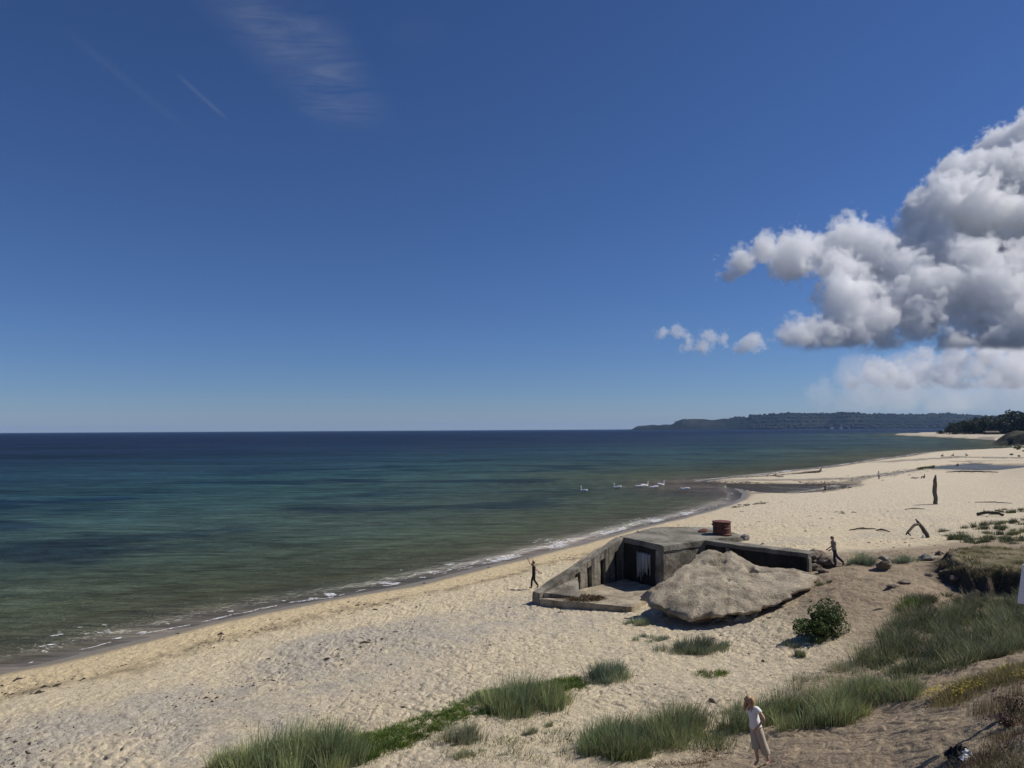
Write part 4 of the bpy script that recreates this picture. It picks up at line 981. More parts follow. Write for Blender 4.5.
for i, px in enumerate(cols_):
    Yb = 6000.; top = atY(px, tp[i], Yb + 700.)[2]; d_ = ray(px, 430)
    for k, t_ in enumerate(deps):
        Y_ = Yb + t_ * 1500 + 120 * math.sin(i * .11) * (1 - t_)
        f = math.sin(min(t_ / .47, 1) * math.pi / 2) ** .8 if t_ < .47 else 1 - .5 * ((t_ - .47) / .53) ** 2
        x_ = d_[0] / d_[1] * Y_
        z = max(-3, top * f) + (7 * mnoise.noise(Vector((x_ * .012, Y_ * .012, 0))) + 6 * mnoise.noise(Vector((x_ * .05, Y_ * .03, 5)))) * (t_ > .015) * min(1, top / 40)
        if k == 0: z = -3.
        HV.append((x_, Y_, z))
        fld = mnoise.noise(Vector((x_ * .0035, Y_ * .006, 2.)))
        wood_c = np.array([.018, .024, .020]); field = np.array([.040, .045, .036])
        open_ = (px < 735) or (px > 900)
        kf = (1.0 if fld > (.02 if open_ else .22) else 0.) * (t_ > .05)
        HC.append(wood_c + (field - wood_c) * kf * .8)
hl = mesh_obj('headland', HV, grid_faces(hn, len(deps)), M['hill'], cols=np.array(HC)); tag(hl, kind='structure')
# the wood on its crest: too many trees and too far to count
rg = np.random.default_rng(4); BV, BF, BC = [], [], []
ico = bmesh.new(); bmesh.ops.create_icosphere(ico, subdivisions=1, radius=1.0); iv = np.array([v.co[:] for v in ico.verts]); fi = np.array([[v.index for v in f.verts] for f in ico.faces]); ico.free()
for k in range(2600):
    i = int(rg.integers(20, hn)); px = cols_[i]
    if px < 735 and rg.random() < .55: continue
    t_ = rg.choice(deps[1:8]) * rg.uniform(.8, 1.1); j = int(np.searchsorted(deps, t_)); j = min(j, len(deps) - 1)
    p = np.array(HV[i * len(deps) + j]) ; p[0] += rg.uniform(-12, 12)
    if p[2] < 1.5: continue
    r = rg.uniform(7, 13) * (1.25 if 750 < px < 865 else .9)
    if px < 735: r *= .55
    V = iv * (1 + .35 * rg.standard_normal((len(iv), 1)) * .5) * np.array([r, r, r * .8]) + p + V3(0, 0, r * .25)
    BF.append(fi + len(BV) * len(iv)); BV.append(V); BC.append(np.tile(np.array([.018, .026, .018]) * rg.uniform(.7, 1.4), (len(iv), 1)))
tag(mesh_obj('distant_forest', np.concatenate(BV), np.concatenate(BF), M['grass'], smooth=False, cols=np.concatenate(BC)), 'dark wood covering the far headland', 'wood', kind='stuff')
for k, (px, wid, lab) in enumerate(((832, 26, 'tiny white house low on the far shore, westmost of the three'), (841, 20, 'tiny white house low on the far shore, middle of three'), (850, 24, 'tiny white house low on the far shore, eastmost of the three'))):
    p = atY(px, 427.2, 5990.); e = empty('house', (p[0], p[1], 3.0)); tag(e, lab, 'house', 'white houses under the headland')
    bm = bmesh.new(); c_ = [(-wid / 2, -6), (wid / 2, -6), (wid / 2, 6), (-wid / 2, 6)]
    prism(bm, [V3(x, y, 8) for x, y in c_], [V3(x, y, -4) for x, y in c_]); bm_obj('wall', bm, M['house_white'], e)
    bm = bmesh.new(); v = [bm.verts.new(q) for q in ((-wid / 2 - .5, -6.5, 8.05), (wid / 2 + .5, -6.5, 8.05), (wid / 2 + .5, 6.5, 8.05), (-wid / 2 - .5, 6.5, 8.05), (-wid / 2, 0, 13), (wid / 2, 0, 13))]
    for f in ((0, 1, 5, 4), (2, 3, 4, 5), (0, 4, 3), (1, 2, 5), (0, 3, 2, 1)): bm.faces.new([v[q] for q in f])
    bm_obj('roof', bm, M['house_roof'], e)

# ------------------------------------------------------------------ the wood on the white spit
def crown(n, rx, ry, rz, zc, seed, leaf, base_c):
    rg = np.random.default_rng(seed); nc = 26
    cl = rg.normal(0, .42, (nc, 3)); cl[:, 2] = np.clip(cl[:, 2], -.7, .8); cl[0] = 0
    rad = rg.uniform(.30, .5, nc)
    which = rg.integers(0, nc, n); d = rg.standard_normal((n, 3)); d /= np.linalg.norm(d, axis=1)[:, None]
    p = cl[which] + d * (rad[which] * rg.uniform(.55, 1.05, n) ** .5)[:, None]
    p = p * np.array([rx, ry, rz]) + np.array([0, 0, zc]); 
    u = rg.standard_normal((n, 3)); u /= np.linalg.norm(u, axis=1)[:, None]; v = np.cross(u, rg.standard_normal((n, 3))); v /= np.linalg.norm(v, axis=1)[:, None]
    s = leaf * rg.uniform(.6, 1.3, n)[:, None]
    V = np.stack([p - u * s, p + v * s * .6, p + u * s, p - v * s * .6], 1).reshape(-1, 3); Fq = np.arange(4 * n).reshape(n, 4)
    cv = np.repeat(np.clip(base_c * rg.uniform(.65, 1.4, (n, 1)) * (1 + .25 * rg.standard_normal((nc, 1))[which]), .008, .2), 4, 0)
    return V, Fq, cv
def tree(px, py_base, Y, h, wid, seed, label, base_c, group=None, name='tree'):
    p = atY(px, 430, Y); z = hz(p[0], p[1]); e = empty(name, (p[0], p[1], z)); tag(e, label, 'tree', group)
    V, Fc = tube([V3(0, 0, -.4), V3(.1, 0, h * .3), V3(.3, .1, h * .62), V3(.2, 0, h * .9)], [h * .022, h * .017, h * .012, .04], 8, .05, seed); tr = mesh_obj('trunk', [tuple(v) for v in V], Fc, M['bark'], e)
    for k in range(4):
        a_ = k * 1.7 + seed; z0 = h * (.3 + .12 * k)
        V, Fc = tube([V3(.1, 0, z0), V3(math.cos(a_) * wid * .25, math.sin(a_) * wid * .25, z0 + h * .12), V3(math.cos(a_) * wid * .42, math.sin(a_) * wid * .42, z0 + h * .2)], [h * .009, h * .006, .03], 6, .05); mesh_obj('limb', [tuple(v) for v in V], Fc, M['bark'], tr)
    V, Fq, cv = crown(2600, wid * .62, wid * .62, h * .50, h * .48, seed, max(.5, h * .05), np.array(base_c)); mesh_obj('crown', V, Fq, M['grass'], e, smooth=False, cols=cv)
    return e
tr_ = [(952, 11, 10), (957, 13, 12), (963, 15, 13), (969, 15, 14), (975, 17, 15), (981, 17, 14), (987, 18, 15), (993, 18, 15), (999, 17.5, 15), (1005, 18.5, 15), (1011, 24, 17), (1017, 26, 19), (1024, 26, 20), (1033, 24, 18), (1043, 25, 18), (1055, 23, 18)]
for k, (px, h, wd) in enumerate(tr_):
    lab = {0: 'lowest tree at the seaward tip of the far wood', 1: 'second tree in from the tip of the far wood', 11: 'tallest dark tree of the far wood, above the shaded bluff', 10: 'tall tree just seaward of the tallest one in the far wood'}.get(k, 'dark leafy tree in the even row of the wood behind the white spit')
    tree(px, 433, 905 + 60 * ((k * 7) % 3) * .5, h * 1.22, wd * 1.25, 30 + k, lab, (.030, .042, .020), 'trees in the wood behind the white spit')
def shrub(name, loc, rx, rz, seed, label, base_c, n=1600, leaf=.09, group=None, cat='shrub'):
    e = empty(name, loc); tag(e, label, cat, group)
    V, Fq, cv = crown(n, rx, rx * .9, rz, rz * .75, seed, leaf, np.array(base_c)); k = V.reshape(-1, 4, 3).mean(1)[:, 2] > .03
    mesh_obj('foliage', V, Fq[k], M['grass'], e, smooth=False, cols=cv)
    SVv, SFf = [], []
    for q in range(7):
        a_ = q * .9 + seed; V, Fc = tube([V3(0, 0, -.05), V3(math.cos(a_) * rx * .3, math.sin(a_) * rx * .3, rz * .6), V3(math.cos(a_) * rx * .6, math.sin(a_) * rx * .6, rz * 1.15)], [rx * .03, rx * .02, rx * .006], 5, .05); b0 = len(SVv); SVv += [tuple(v) for v in V]; SFf += [[w_ + b0 for w_ in f] for f in Fc]
    mesh_obj('stems', SVv, SFf, M['bark'], e); return e
shrub('shrub', atY(941, 430, 960.) * V3(1, 1, 0) + V3(0, 0, .8), 4.2, 3.6, 3, 'lone dark bush on the white spit before the far wood', (.03, .04, .02), 700, .6)
hp = atY(991, 430, 870.); e = empty('hut', (hp[0], hp[1], 1.2)); tag(e, 'low pale hut half hidden before the far wood', 'hut')
bm = bmesh.new(); c_ = [(-8, -3), (8, -3), (8, 3), (-8, 3)]; prism(bm, [V3(x, y, 3.2) for x, y in c_], [V3(x, y, -.5) for x, y in c_]); bm_obj('wall', bm, M['bark'], e)
bm = bmesh.new(); c_ = [(-8.5, -3.5), (8.5, -3.5), (8.5, 3.5), (-8.5, 3.5)]; prism(bm, [V3(x, y * .3, 4.9) for x, y in c_], [V3(x, y, 3.22) for x, y in c_]); bm_obj('roof', bm, M['driftwood_pale'], e)
# dark bluff at the end of the near beach
bpv = atY(1040, 441, 420.); BV = []; nn = 46
for i in range(nn):
    for j in range(nn):
        u_, v_ = i / (nn - 1) * 2 - 1, j / (nn - 1) * 2 - 1; r = math.hypot(u_, v_)
        x_ = bpv[0] + u_ * 24; y_ = bpv[1] + v_ * 30
        zz = 8.0 * (1 - sstep(.45, .98, r + .18 * mnoise.noise(Vector((u_ * 2.2, v_ * 2.2, 3))))) + 1.3 * mnoise.fractal(Vector((x_ * .12, y_ * .12, 0)), .9, 2., 4) * (r < .95)
        BV.append((x_, y_, float(zz) - .3))
def mat_bluff():
    m, nt, b = new_mat('overgrown_bluff'); P = pos(nt); n = noise_tex(nt, P, .35, 6., .7)
    nt.links.new(mixc(nt, ramp(nt, n, [(.35, 0.), (.65, 1.)]), (.028, .024, .018), (.06, .065, .03)), b.inputs['Base Color']); b.inputs['Roughness'].default_value = 1.; bump(nt, b, noise_tex(nt, P, .9, 5., .7), 1., .8); return m
tag(mesh_obj('overgrown_bluff_hill', BV, grid_faces(nn, nn), mat_bluff()), kind='structure')
# ------------------------------------------------------------------ grasses
def gz_(X, Y): return height(X, Y, micro=False)
def blades(X, Y, Z, H, W_, lean, bend, tint, levels=4):
    n = len(X); t = np.linspace(0, 1, levels)
    side = rng.uniform(0, 2 * np.pi, n)
    lx, ly = lean
    V = np.zeros((n, levels, 2, 3)); Cc_ = np.zeros((n, levels, 2, 3))
    sx, sy = np.cos(side), np.sin(side)
    for k, f in enumerate(t):
        off = (f ** 1.7) * H * bend
        z = Z - .03 + H * f * (1 - .28 * bend * f)
        wd = W_ * (1 - f) ** .6 * .5 + .0008
        cxk = X + lx * off; cyk = Y + ly * off
        V[:, k, 0] = np.stack([cxk - sx * wd, cyk - sy * wd, z], -1); V[:, k, 1] = np.stack([cxk + sx * wd, cyk + sy * wd, z], -1)
        Cc_[:, k, 0] = Cc_[:, k, 1] = tint * (.85 + .3 * f)
    idx = np.arange(n * levels * 2).reshape(n, levels, 2)
    Fq = np.stack([idx[:, :-1, 0], idx[:, :-1, 1], idx[:, 1:, 1], idx[:, 1:, 0]], -1).reshape(-1, 4)
    return V.reshape(-1, 3), Fq, np.clip(Cc_.reshape(-1, 3), .005, .6)
WIND = np.array([.55, .25])
def grass_pts(X, Y, hmin, hmax, wmm, col, var=.22, bend=(.15, .8), hscale=None, dry=.08, wind=.7, tuft=None):
    """tuft: (direction x, direction y, shade, height factor) of the tuft each blade belongs to"""
    n = len(X); Z = gz_(X, Y); H = rng.uniform(hmin, hmax, n)
    if hscale is not None: H = H * hscale
    a = rng.uniform(0, 2 * np.pi, n); lx, ly = np.cos(a) * .5 + WIND[0] * wind, np.sin(a) * .5 + WIND[1] * wind
    T = np.array(col) * rng.uniform(1 - var, 1 + var, (n, 1)) * rng.uniform(.92, 1.08, (n, 3))
    if tuft is not None:
        lx, ly = lx + tuft[0] * 1.1, ly + tuft[1] * 1.1; H = H * tuft[3]; T = T * tuft[2][:, None] * np.stack([1 + .25 * (tuft[2] - 1), np.ones(n), 1 - .25 * (tuft[2] - 1)], -1)
    l = np.hypot(lx, ly) + .3
    d = rng.random(n) < dry; T[d] = np.array([.30, .25, .14]) * rng.uniform(.6, 1.2, (d.sum(), 1))
    return blades(X, Y, Z, H, wmm * rng.uniform(.6, 1.3, n), (lx / l, ly / l), rng.uniform(*bend, n), T)
def tufts(cx_, cy_, n, rad, hs=None):
    m = len(cx_); k = rng.integers(0, m, n); g1, g2 = rng.normal(0, 1, n), rng.normal(0, 1, n); r = rad * rng.uniform(.6, 1.5, m)[k]
    sh = np.clip(rng.normal(1, .30, m), .42, 1.7)[k]; hf = rng.uniform(.5, 1.25, m)[k] * (1 if hs is None else hs[k])
    return cx_[k] + g1 * r, cy_[k] + g2 * r, (g1 * .7, g2 * .7, sh, hf)
def tussock(px, py, half_px, ry, h, col, label, n, wmm=.016, dry=.07, name='grass_clump', cat='grass clump', bend=(.15, .7), heads=0):
    c = ground(px, py); rx = half_px * c[1] / 709
    ns = max(4, int(n / 85)); sa = rng.uniform(0, 2 * np.pi, ns); sr = np.sqrt(rng.random(ns)) * .95
    edge = 1.08 - .5 * sr ** 2
    if n < 600: sr *= .7
    X, Y, tf = tufts(c[0] + np.cos(sa) * sr * rx, c[1] + np.sin(sa) * sr * ry, n, min(.16, rx * .16), edge)
    V, Fq, T = grass_pts(X, Y, h * .5, h * 1.05, wmm, col, bend=bend, dry=dry, tuft=tf)
    o = mesh_obj(name, V - c, Fq, M['grass'], smooth=False, cols=T); o.location = c
    return tag(o, label, cat)
def fill(poly_px, n, thr=-.1, sc=.8, seed=0., world=None, per=95, rad=.16):
    P_ = np.array([ground(*p)[:2] for p in poly_px]) if world is None else np.array(world)
    lo, hi = P_.min(0), P_.max(0); nt_ = max(6, n // per); X = rng.uniform(lo[0], hi[0], nt_ * 14); Y = rng.uniform(lo[1], hi[1], nt_ * 14)
    k = inside(P_, X, Y); X, Y = X[k], Y[k]
    e = np.minimum(distpoly(P_, X, Y) * 1.2, 1.0)
    d = fbm(X * sc + seed, Y * sc - seed, 3) + (e - 1.0) * .55
    k = d > thr + .22 * rng.standard_normal(len(X)); X, Y, d = X[k][:nt_], Y[k][:nt_], d[k][:nt_]
    return tufts(X, Y, n, rad, np.clip(.72 + .8 * (d - thr), .45, 1.2))
def stuff(name, parts, label, cat, mat='grass'):
    V, Fq, T, b0 = [], [], [], 0
    for v, f, t in parts: V.append(v); Fq.append(f + b0); T.append(t); b0 += len(v)
    return tag(mesh_obj(name, np.concatenate(V), np.concatenate(Fq), M[mat], smooth=False, cols=np.concatenate(T)), label, cat, kind='stuff')
MAR = (.230, .280, .135); BLU = (.225, .275, .18); GRN = (.150, .205, .056); GRY = (.31, .32, .20); LOW = (.115, .175, .034); OLV = (.23, .20, .078); DRY = (.20, .15, .085); DKG = (.155, .178, .090)
tussock(300, 766, 62, 1.35, 1.25, MAR, 'tall dense clump of blue green marram grass, largest on the open sand', 5200, dry=.05)
tussock(238, 768, 26, .5, .75, MAR, 'smaller marram clump beside the tallest dense one, seaward of it', 900)
tussock(525, 706, 44, 1.25, 1.05, MAR, 'broad rounded marram clump at the inland end of the bright green strip', 4200)
tussock(487, 704, 18, .6, .5, MAR, 'low shoulder of marram beside the broad rounded clump', 900)
tussock(606, 678, 21, .8, .72, BLU, 'compact blue green grass clump behind the broad rounded one', 1900)
tussock(464, 738, 21, .6, .55, GRY, 'grey green leafy tuft on sand below the bright green strip', 1000)
tussock(462, 757, 13, .25, .24, GRY, 'low pale tuft just before the grey green one', 800)
tussock(530, 734, 9, .3, .28, GRY, 'small sparse pale tuft on sand between the marram patches', 300)
tussock(550, 727, 5, .2, .25, GRY, 'very small pale tuft beside the sparse one', 200)
tussock(692, 650, 34, 1.0, .60, (.185, .22, .14), 'wide low grey green clump on sand before the tilted slab', 3000)
tussock(648, 639, 17, .6, .36, BLU, 'low sparse clump on sand close to the apron of the bunker', 700)
tussock(711, 674, 17, .5, .22, LOW, 'low bright green tuft alone on the rippled sand', 700, bend=(.5, 1.0))
tussock(724, 645, 8, .4, .30, BLU, 'small pale sprig east of the wide low clump', 160)
tussock(637, 624, 11, .5, .62, BLU, 'dark clump growing at the broken corner of the bunker floor', 700)
tussock(862, 564, 13, .7, .75, BLU, 'blue green clump just behind the walker in jeans', 1100)
tussock(903, 562, 15, .7, .55, BLU, 'low blue green clump between the two grey boulders', 1000)
tussock(957, 540, 12, 1.0, .75, (.08, .115, .05), 'green clump beside the stake at the shelf tip', 900)
tussock(882, 664, 14, .5, .42, DKG, 'small dark clump on pale sand in front of the hollow', 700)
tussock(792, 646, 14, .7, .35, GRY, 'sparse grey sprigs on sand seaward of the dark green bush', 420)
tussock(798, 656, 9, .4, .3, DKG, 'little dark tuft just below the dark green bush', 300)
tussock(815, 643, 9, .4, .35, GRN, 'green tuft under the dark green bush', 260)
tussock(915, 610, 16, .7, .55, GRN, 'bright green tuft at the top of the grassy hollow', 900)
tussock(862, 700, 26, .8, .8, MAR, 'dense dark marram clump at the inland end of the foreground band', 2200)
tussock(612, 748, 32, .9, .85, MAR, 'dense marram clump at the seaward end of the foreground band', 2600)
tussock(824, 584, 10, .5, .35, DKG, 'dark clump beside the east tip of the tilted slab', 400)
BAND = [(578, 752), (590, 736), (640, 728), (690, 722), (735, 722), (770, 712), (820, 700), (880, 690), (925, 694), (935, 704), (880, 716), (820, 726), (760, 736), (728, 748), (680, 752), (640, 764), (600, 767)]
X, Y, hs = fill(BAND, 19000, -.14, .75)
pB = grass_pts(X, Y, .35, .9, .015, MAR, tuft=hs, dry=.24)
X, Y, hs = fill(BAND, 3500, .05, .9, 4.); pB2 = grass_pts(X, Y, .25, .6, .016, GRN, tuft=hs)
SPARSE = [(560, 752), (585, 725), (640, 712), (700, 700), (760, 690), (790, 668), (840, 655), (880, 655), (890, 690), (760, 735), (600, 768)]
X, Y, hs = fill(SPARSE, 3200, .02, .9, 2.); pB3 = grass_pts(X, Y, .15, .42, .014, GRY, tuft=hs, dry=.15)
SPARSE2 = [(425, 748), (445, 728), (480, 714), (520, 712), (565, 712), (592, 735), (580, 768), (425, 770)]
X, Y, hs = fill(SPARSE2, 1500, -.15, .9, 12., per=14, rad=.14); pB4 = grass_pts(X, Y, .06, .24, .016, GRY, tuft=hs, dry=.2, bend=(.3, 1.))
X, Y, hs = fill(SPARSE2, 900, .05, .9, 22., per=25, rad=.14); pB5 = grass_pts(X, Y, .05, .18, .016, GRN, tuft=hs, dry=.1, bend=(.3, 1.))
stuff('dune_grass', [pB, pB2, pB3, pB4, pB5], 'long band of marram grass along the foot of the dune path', 'dune grass')
HOL = [(852, 662), (866, 644), (888, 626), (925, 612), (965, 606), (1010, 600), (1050, 598), (1075, 630), (1040, 652), (1000, 662), (950, 674), (900, 680), (862, 674)]
X, Y, hs = fill(HOL, 26000, -.3, .55, 1.); pH = grass_pts(X, Y, .25, .75, .016, DKG, tuft=hs, dry=.16, bend=(.3, 1.0))
X, Y, hs = fill(HOL, 7000, .08, .6, 7.); pH2 = grass_pts(X, Y, .3, .75, .017, (.095, .12, .055), tuft=hs, dry=.12, bend=(.3, 1.0))
HOL2 = [(878, 612), (905, 596), (940, 592), (985, 588), (1030, 586), (1050, 600), (1000, 606), (940, 618), (890, 632)]
X, Y, hs = fill(HOL2, 4200, .02, .7, 9.); pH3 = grass_pts(X, Y, .2, .55, .016, (.12, .125, .075), tuft=hs, dry=.22, bend=(.4, 1.))
stuff('hollow_grass', [pH, pH2, pH3], 'dense dark grass filling the hollow below the eroded shelf', 'dune grass')
STRIP = [(338, 757), (342, 742), (372, 732), (410, 722), (450, 708), (480, 694), (520, 686), (580, 677), (584, 688), (545, 700), (490, 716), (440, 730), (400, 748), (366, 760)]
X, Y, hs = fill(STRIP, 40000, -.95, .9, 3., per=60, rad=.14); pS = grass_pts(X, Y, .06, .16, .02, LOW, tuft=hs, dry=.04, bend=(.5, 1.))
stuff('ground_cover', [pS], 'low bright green creeping plants in a strip across the sand', 'ground cover')
TURF = [p for p in SHELF]
X, Y, hs = fill(None, 26000, -.5, .5, 6., world=[tuple(p) for p in SHELF]); pT = grass_pts(X, Y, .08, .22, .016, (.13, .125, .048), tuft=hs, dry=.25)
X, Y, hs = fill(None, 5000, .1, .35, 8., world=[tuple(p) for p in SHELF]); pT2 = grass_pts(X, Y, .15, .4, .016, (.085, .105, .045), tuft=hs, dry=.1)
EDGE = [tuple(p) for p in SHELF[:7]]; eX, eY = [], []
for a_, b_ in zip(EDGE, EDGE[1:]):
    m = int(260 * math.hypot(b_[0] - a_[0], b_[1] - a_[1])); f = rng.random(m); eX.append(a_[0] + (b_[0] - a_[0]) * f + rng.normal(0, .12, m)); eY.append(a_[1] + (b_[1] - a_[1]) * f + .35 + rng.normal(0, .16, m))
pT3 = grass_pts(np.concatenate(eX), np.concatenate(eY), .12, .38, .016, (.11, .10, .045), dry=.3, bend=(.6, 1.3))
stuff('shelf_turf', [pT, pT2, pT3], 'olive turf covering the eroded sandy shelf', 'turf')
RB = [(940, 532), (965, 526), (1000, 521), (1060, 519), (1075, 540), (1000, 544), (965, 545)]
X, Y, hs = fill(RB, 9000, .0, .25, 3.); pR = grass_pts(X, Y, .2, .6, .028, (.10, .125, .065), tuft=hs, dry=.1)
RB2 = [(975, 512), (1000, 509), (1030, 510), (1030, 514), (985, 515)]
X, Y, hs = fill(RB2, 1200, .0, .25, 3.); pR2 = grass_pts(X, Y, .15, .5, .04, (.10, .12, .06), tuft=hs, dry=.1)
RB3 = [(913, 469), (925, 466.5), (937, 466), (935, 468), (920, 469.8)]
X, Y, hs = fill(RB3, 1500, -.4, .1, 3.); pR3 = grass_pts(X, Y, .2, .6, .09, (.09, .12, .03), tuft=hs, dry=.1)
RB4 = [(1008, 456), (1015, 447), (1040, 445), (1050, 455), (1030, 458)]
X, Y, hs = fill(RB4, 3000, -.5, .08, 3.); pR4 = grass_pts(X, Y, .4, 1.0, .16, (.055, .08, .03), tuft=hs, dry=.05)
stuff('beach_grass', [pR, pR2, pR3, pR4], 'thin scattered grass on the upper beach beyond the shelf', 'beach grass')
YEL = [(925, 700), (955, 688), (990, 676), (1030, 660), (1065, 655), (1070, 668), (1030, 684), (985, 698), (930, 712), (895, 714)]
X, Y, hs = fill(YEL, 14000, -.3, .8, 5.); pY = grass_pts(X, Y, .08, .30, .012, OLV, tuft=hs, dry=.3)
X, Y, hs = fill(YEL, 800, .06, 1.2, 11.); Zf = gz_(X, Y) + rng.uniform(.12, .3, len(X))
fn = len(X); fs = rng.uniform(.012, .028, fn)[:, None]; ct = np.stack([X, Y, Zf], -1); uu = rng.standard_normal((fn, 3)); uu[:, 2] *= .3; uu /= np.linalg.norm(uu, axis=1)[:, None]; vv = np.cross(uu, [0, .3, 1.]); 
pF = (np.stack([ct - uu * fs, ct + vv * fs, ct + uu * fs, ct - vv * fs], 1).reshape(-1, 3), np.arange(4 * fn).reshape(fn, 4), np.tile([.48, .38, .03], (4 * fn, 1)))
stuff('yellow_flowers', [pY, pF], 'olive grass with small yellow flowers along the upper edge of the path', 'flowers')
SCR = [(935, 772), (948, 752), (975, 742), (990, 722), (1004, 704), (1024, 694), (1075, 688), (1120, 740), (1120, 800), (950, 800)]
X, Y, hs = fill(SCR, 13000, -.05, 1.3, 5.); p1 = grass_pts(X, Y, .04, .22, .009, (.16, .14, .07), tuft=hs, dry=.4, bend=(.2, 1.))
X, Y, hs = fill(SCR, 5000, .15, 1.1, 15.); p2_ = grass_pts(X, Y, .05, .22, .011, (.10, .062, .052), tuft=hs, dry=.15)
X, Y, hs = fill([(955, 735), (985, 710), (1024, 690), (1060, 690), (1060, 740), (990, 745)], 800, -.1, 1., 25.); p3 = grass_pts(X, Y, .2, .45, .006, (.15, .10, .055), dry=.5, bend=(.05, .4))
X, Y, hs = fill([(985, 770), (1000, 735), (1024, 728), (1090, 740), (1080, 800), (985, 800)], 1600, .05, 1.4, 33.); p4 = grass_pts(X, Y, .03, .10, .02, (.42, .40, .34), dry=.3, bend=(.4, 1.))
stuff('dry_scrub', [p1, p2_, p3, p4], 'dry grass and brown heather on the sand beside the path', 'scrub')
LIT = [(628, 770), (650, 748), (690, 742), (730, 740), (742, 752), (735, 775), (650, 785)]
X, Y, hs = fill(LIT, 5200, -.1, 1.2, 6.); pL = grass_pts(X, Y, .03, .11, .03, (.15, .095, .055), tuft=hs, dry=.3, bend=(.6, 1.4))
X, Y, hs = fill([(568, 598), (590, 590), (600, 598), (585, 606), (572, 606)], 700, -.5, 1.2, 6.)
stuff('leaf_litter', [pL], 'dry brown plant litter below the marram band', 'plant litter')
# brown weed washed up on the bunker floor
nW = 900; ang = rng.uniform(0, 2 * np.pi, nW); rr_ = np.sqrt(rng.random(nW)); wc0 = at(585, 598, 1.40)
WXx = wc0[0] + np.cos(ang) * rr_ * 1.1 + rng.normal(0, .1, nW); WYy = wc0[1] + np.sin(ang) * rr_ * .75 + rng.normal(0, .1, nW)
vW = blades(WXx, WYy, np.full(nW, 1.40), rng.uniform(.05, .2, nW), np.full(nW, .05), (np.cos(ang), np.sin(ang)), rng.uniform(.5, 1.5, nW), np.array([.10, .07, .035]) * rng.uniform(.5, 1.5, (nW, 1)))
tag(mesh_obj('washed_up_weed', vW[0], vW[1], M['grass'], smooth=False, cols=vW[2]), 'brown dry weed heaped on the bunker floor by the wing wall', 'seaweed', kind='stuff')
# the bush and sprigs of heather
shrub('shrub', ground(822, 637), 1.02, .74, 12, 'round dark green leafy bush on the dune below the slab', (.075, .110, .032), 9500, .045, cat='bush')
for k, (px, py, r_, lab) in enumerate(((1012, 712, .28, 'dark brown heather sprig at the frame edge above the dry scrub'), (1006, 728, .2, 'small brown heather sprig below the one at the frame edge'))):
    shrub('heather', ground(px, py), r_, r_ * .8, 20 + k, lab, (.085, .05, .042), 900, .018, cat='heather')
# scattered seaweed and twigs on the sand
nD_ = 9000; PX = rng.uniform(-60, 1080, nD_ * 3); PY = 470 + 300 * rng.random(nD_ * 3) ** .8
dv = np.stack([ray(px, py) for px, py in zip(PX, PY)]); t_ = (1.2 - CAMZ) / dv[:, 2]; X = dv[:, 0] * t_; Y = dv[:, 1] * t_
d_ = shore_d(X, Y); nn_ = fbm(X * .22, Y * .22, 3)
pr_ = np.where(d_ > 1.2, .12 + .9 * np.exp(-((d_ - 5.4) / 1.0) ** 2) + .6 * np.exp(-((d_ - 12.5 - nn_ * 2) / 1.2) ** 2), 0) * np.clip(.25 + 1.6 * nn_, 0.02, 1.3) * np.clip(Y / 30, .6, 1.)
k = (rng.random(len(X)) < pr_) & ~inside([tuple(p[:2]) for p in (W, Vs, so_[25], so_[20], so_[15], Dd, Fr, G, E)], X, Y); X, Y = X[k][:nD_], Y[k][:nD_]; Z = height(X, Y) ; m = len(X)
s1 = rng.uniform(.012, .05, m) * np.where(rng.random(m) < .06, 2.2, 1) * np.clip(Y / 28, .7, 2.2); a_ = rng.uniform(0, np.pi, m); el = rng.uniform(1.0, 3.0, m)
o6 = []
for q in range(6):
    th = q / 6 * 2 * np.pi; rj = rng.uniform(.6, 1.2, m); x_ = np.cos(th) * s1 * el * rj; y_ = np.sin(th) * s1 * rj
    o6.append(np.stack([X + x_ * np.cos(a_) - y_ * np.sin(a_), Y + x_ * np.sin(a_) + y_ * np.cos(a_), Z - .01], -1))
topc = np.stack([X, Y, Z + s1 * rng.uniform(.4, 1.0, m)], -1)
VV = np.concatenate([np.stack(o6, 1), topc[:, None]], 1).reshape(-1, 3); b7 = np.arange(m)[:, None] * 7
FF = np.concatenate([np.concatenate([b7 + q, b7 + (q + 1) % 6, b7 + 6], 1) for q in range(6)])
tag(mesh_obj('seaweed_debris', VV, FF, M['weed'], smooth=False), 'dark scraps of dry seaweed and twigs strewn over the sand', 'seaweed', kind='stuff')

# weed left along the inlet and on the spit
lnW = [([(712, 482.3), (740, 483.4), (790, 483.6), (848, 484.4)], 420, 1.6), ([(752, 491.5), (775, 494.3), (806, 494.2), (846, 487.5)], 260, 1.6), ([(725, 479.2), (765, 477.3), (800, 474.6), (818, 472.5)], 240, 1.3), ([(846, 486), (872, 478.5), (917, 470.8)], 240, 2.2),
       ([(728, 512.5), (748, 509), (764, 507.5)], 70, .8), ([(810, 526), (832, 523), (846, 520)], 60, .7), ([(960, 458.2), (1010, 459.6), (1040, 460)], 200, 3.)]
wx, wy = [], []
for ln_, n_, sp_ in lnW:
    q = np.array(pts(ln_)); sg_ = np.hypot(*np.diff(q, axis=0).T); cm_ = np.concatenate([[0], np.cumsum(sg_)]); s_ = rng.uniform(0, cm_[-1], n_)
    wx.append(np.interp(s_, cm_, q[:, 0]) + rng.normal(0, sp_, n_)); wy.append(np.interp(s_, cm_, q[:, 1]) + rng.normal(0, sp_, n_))
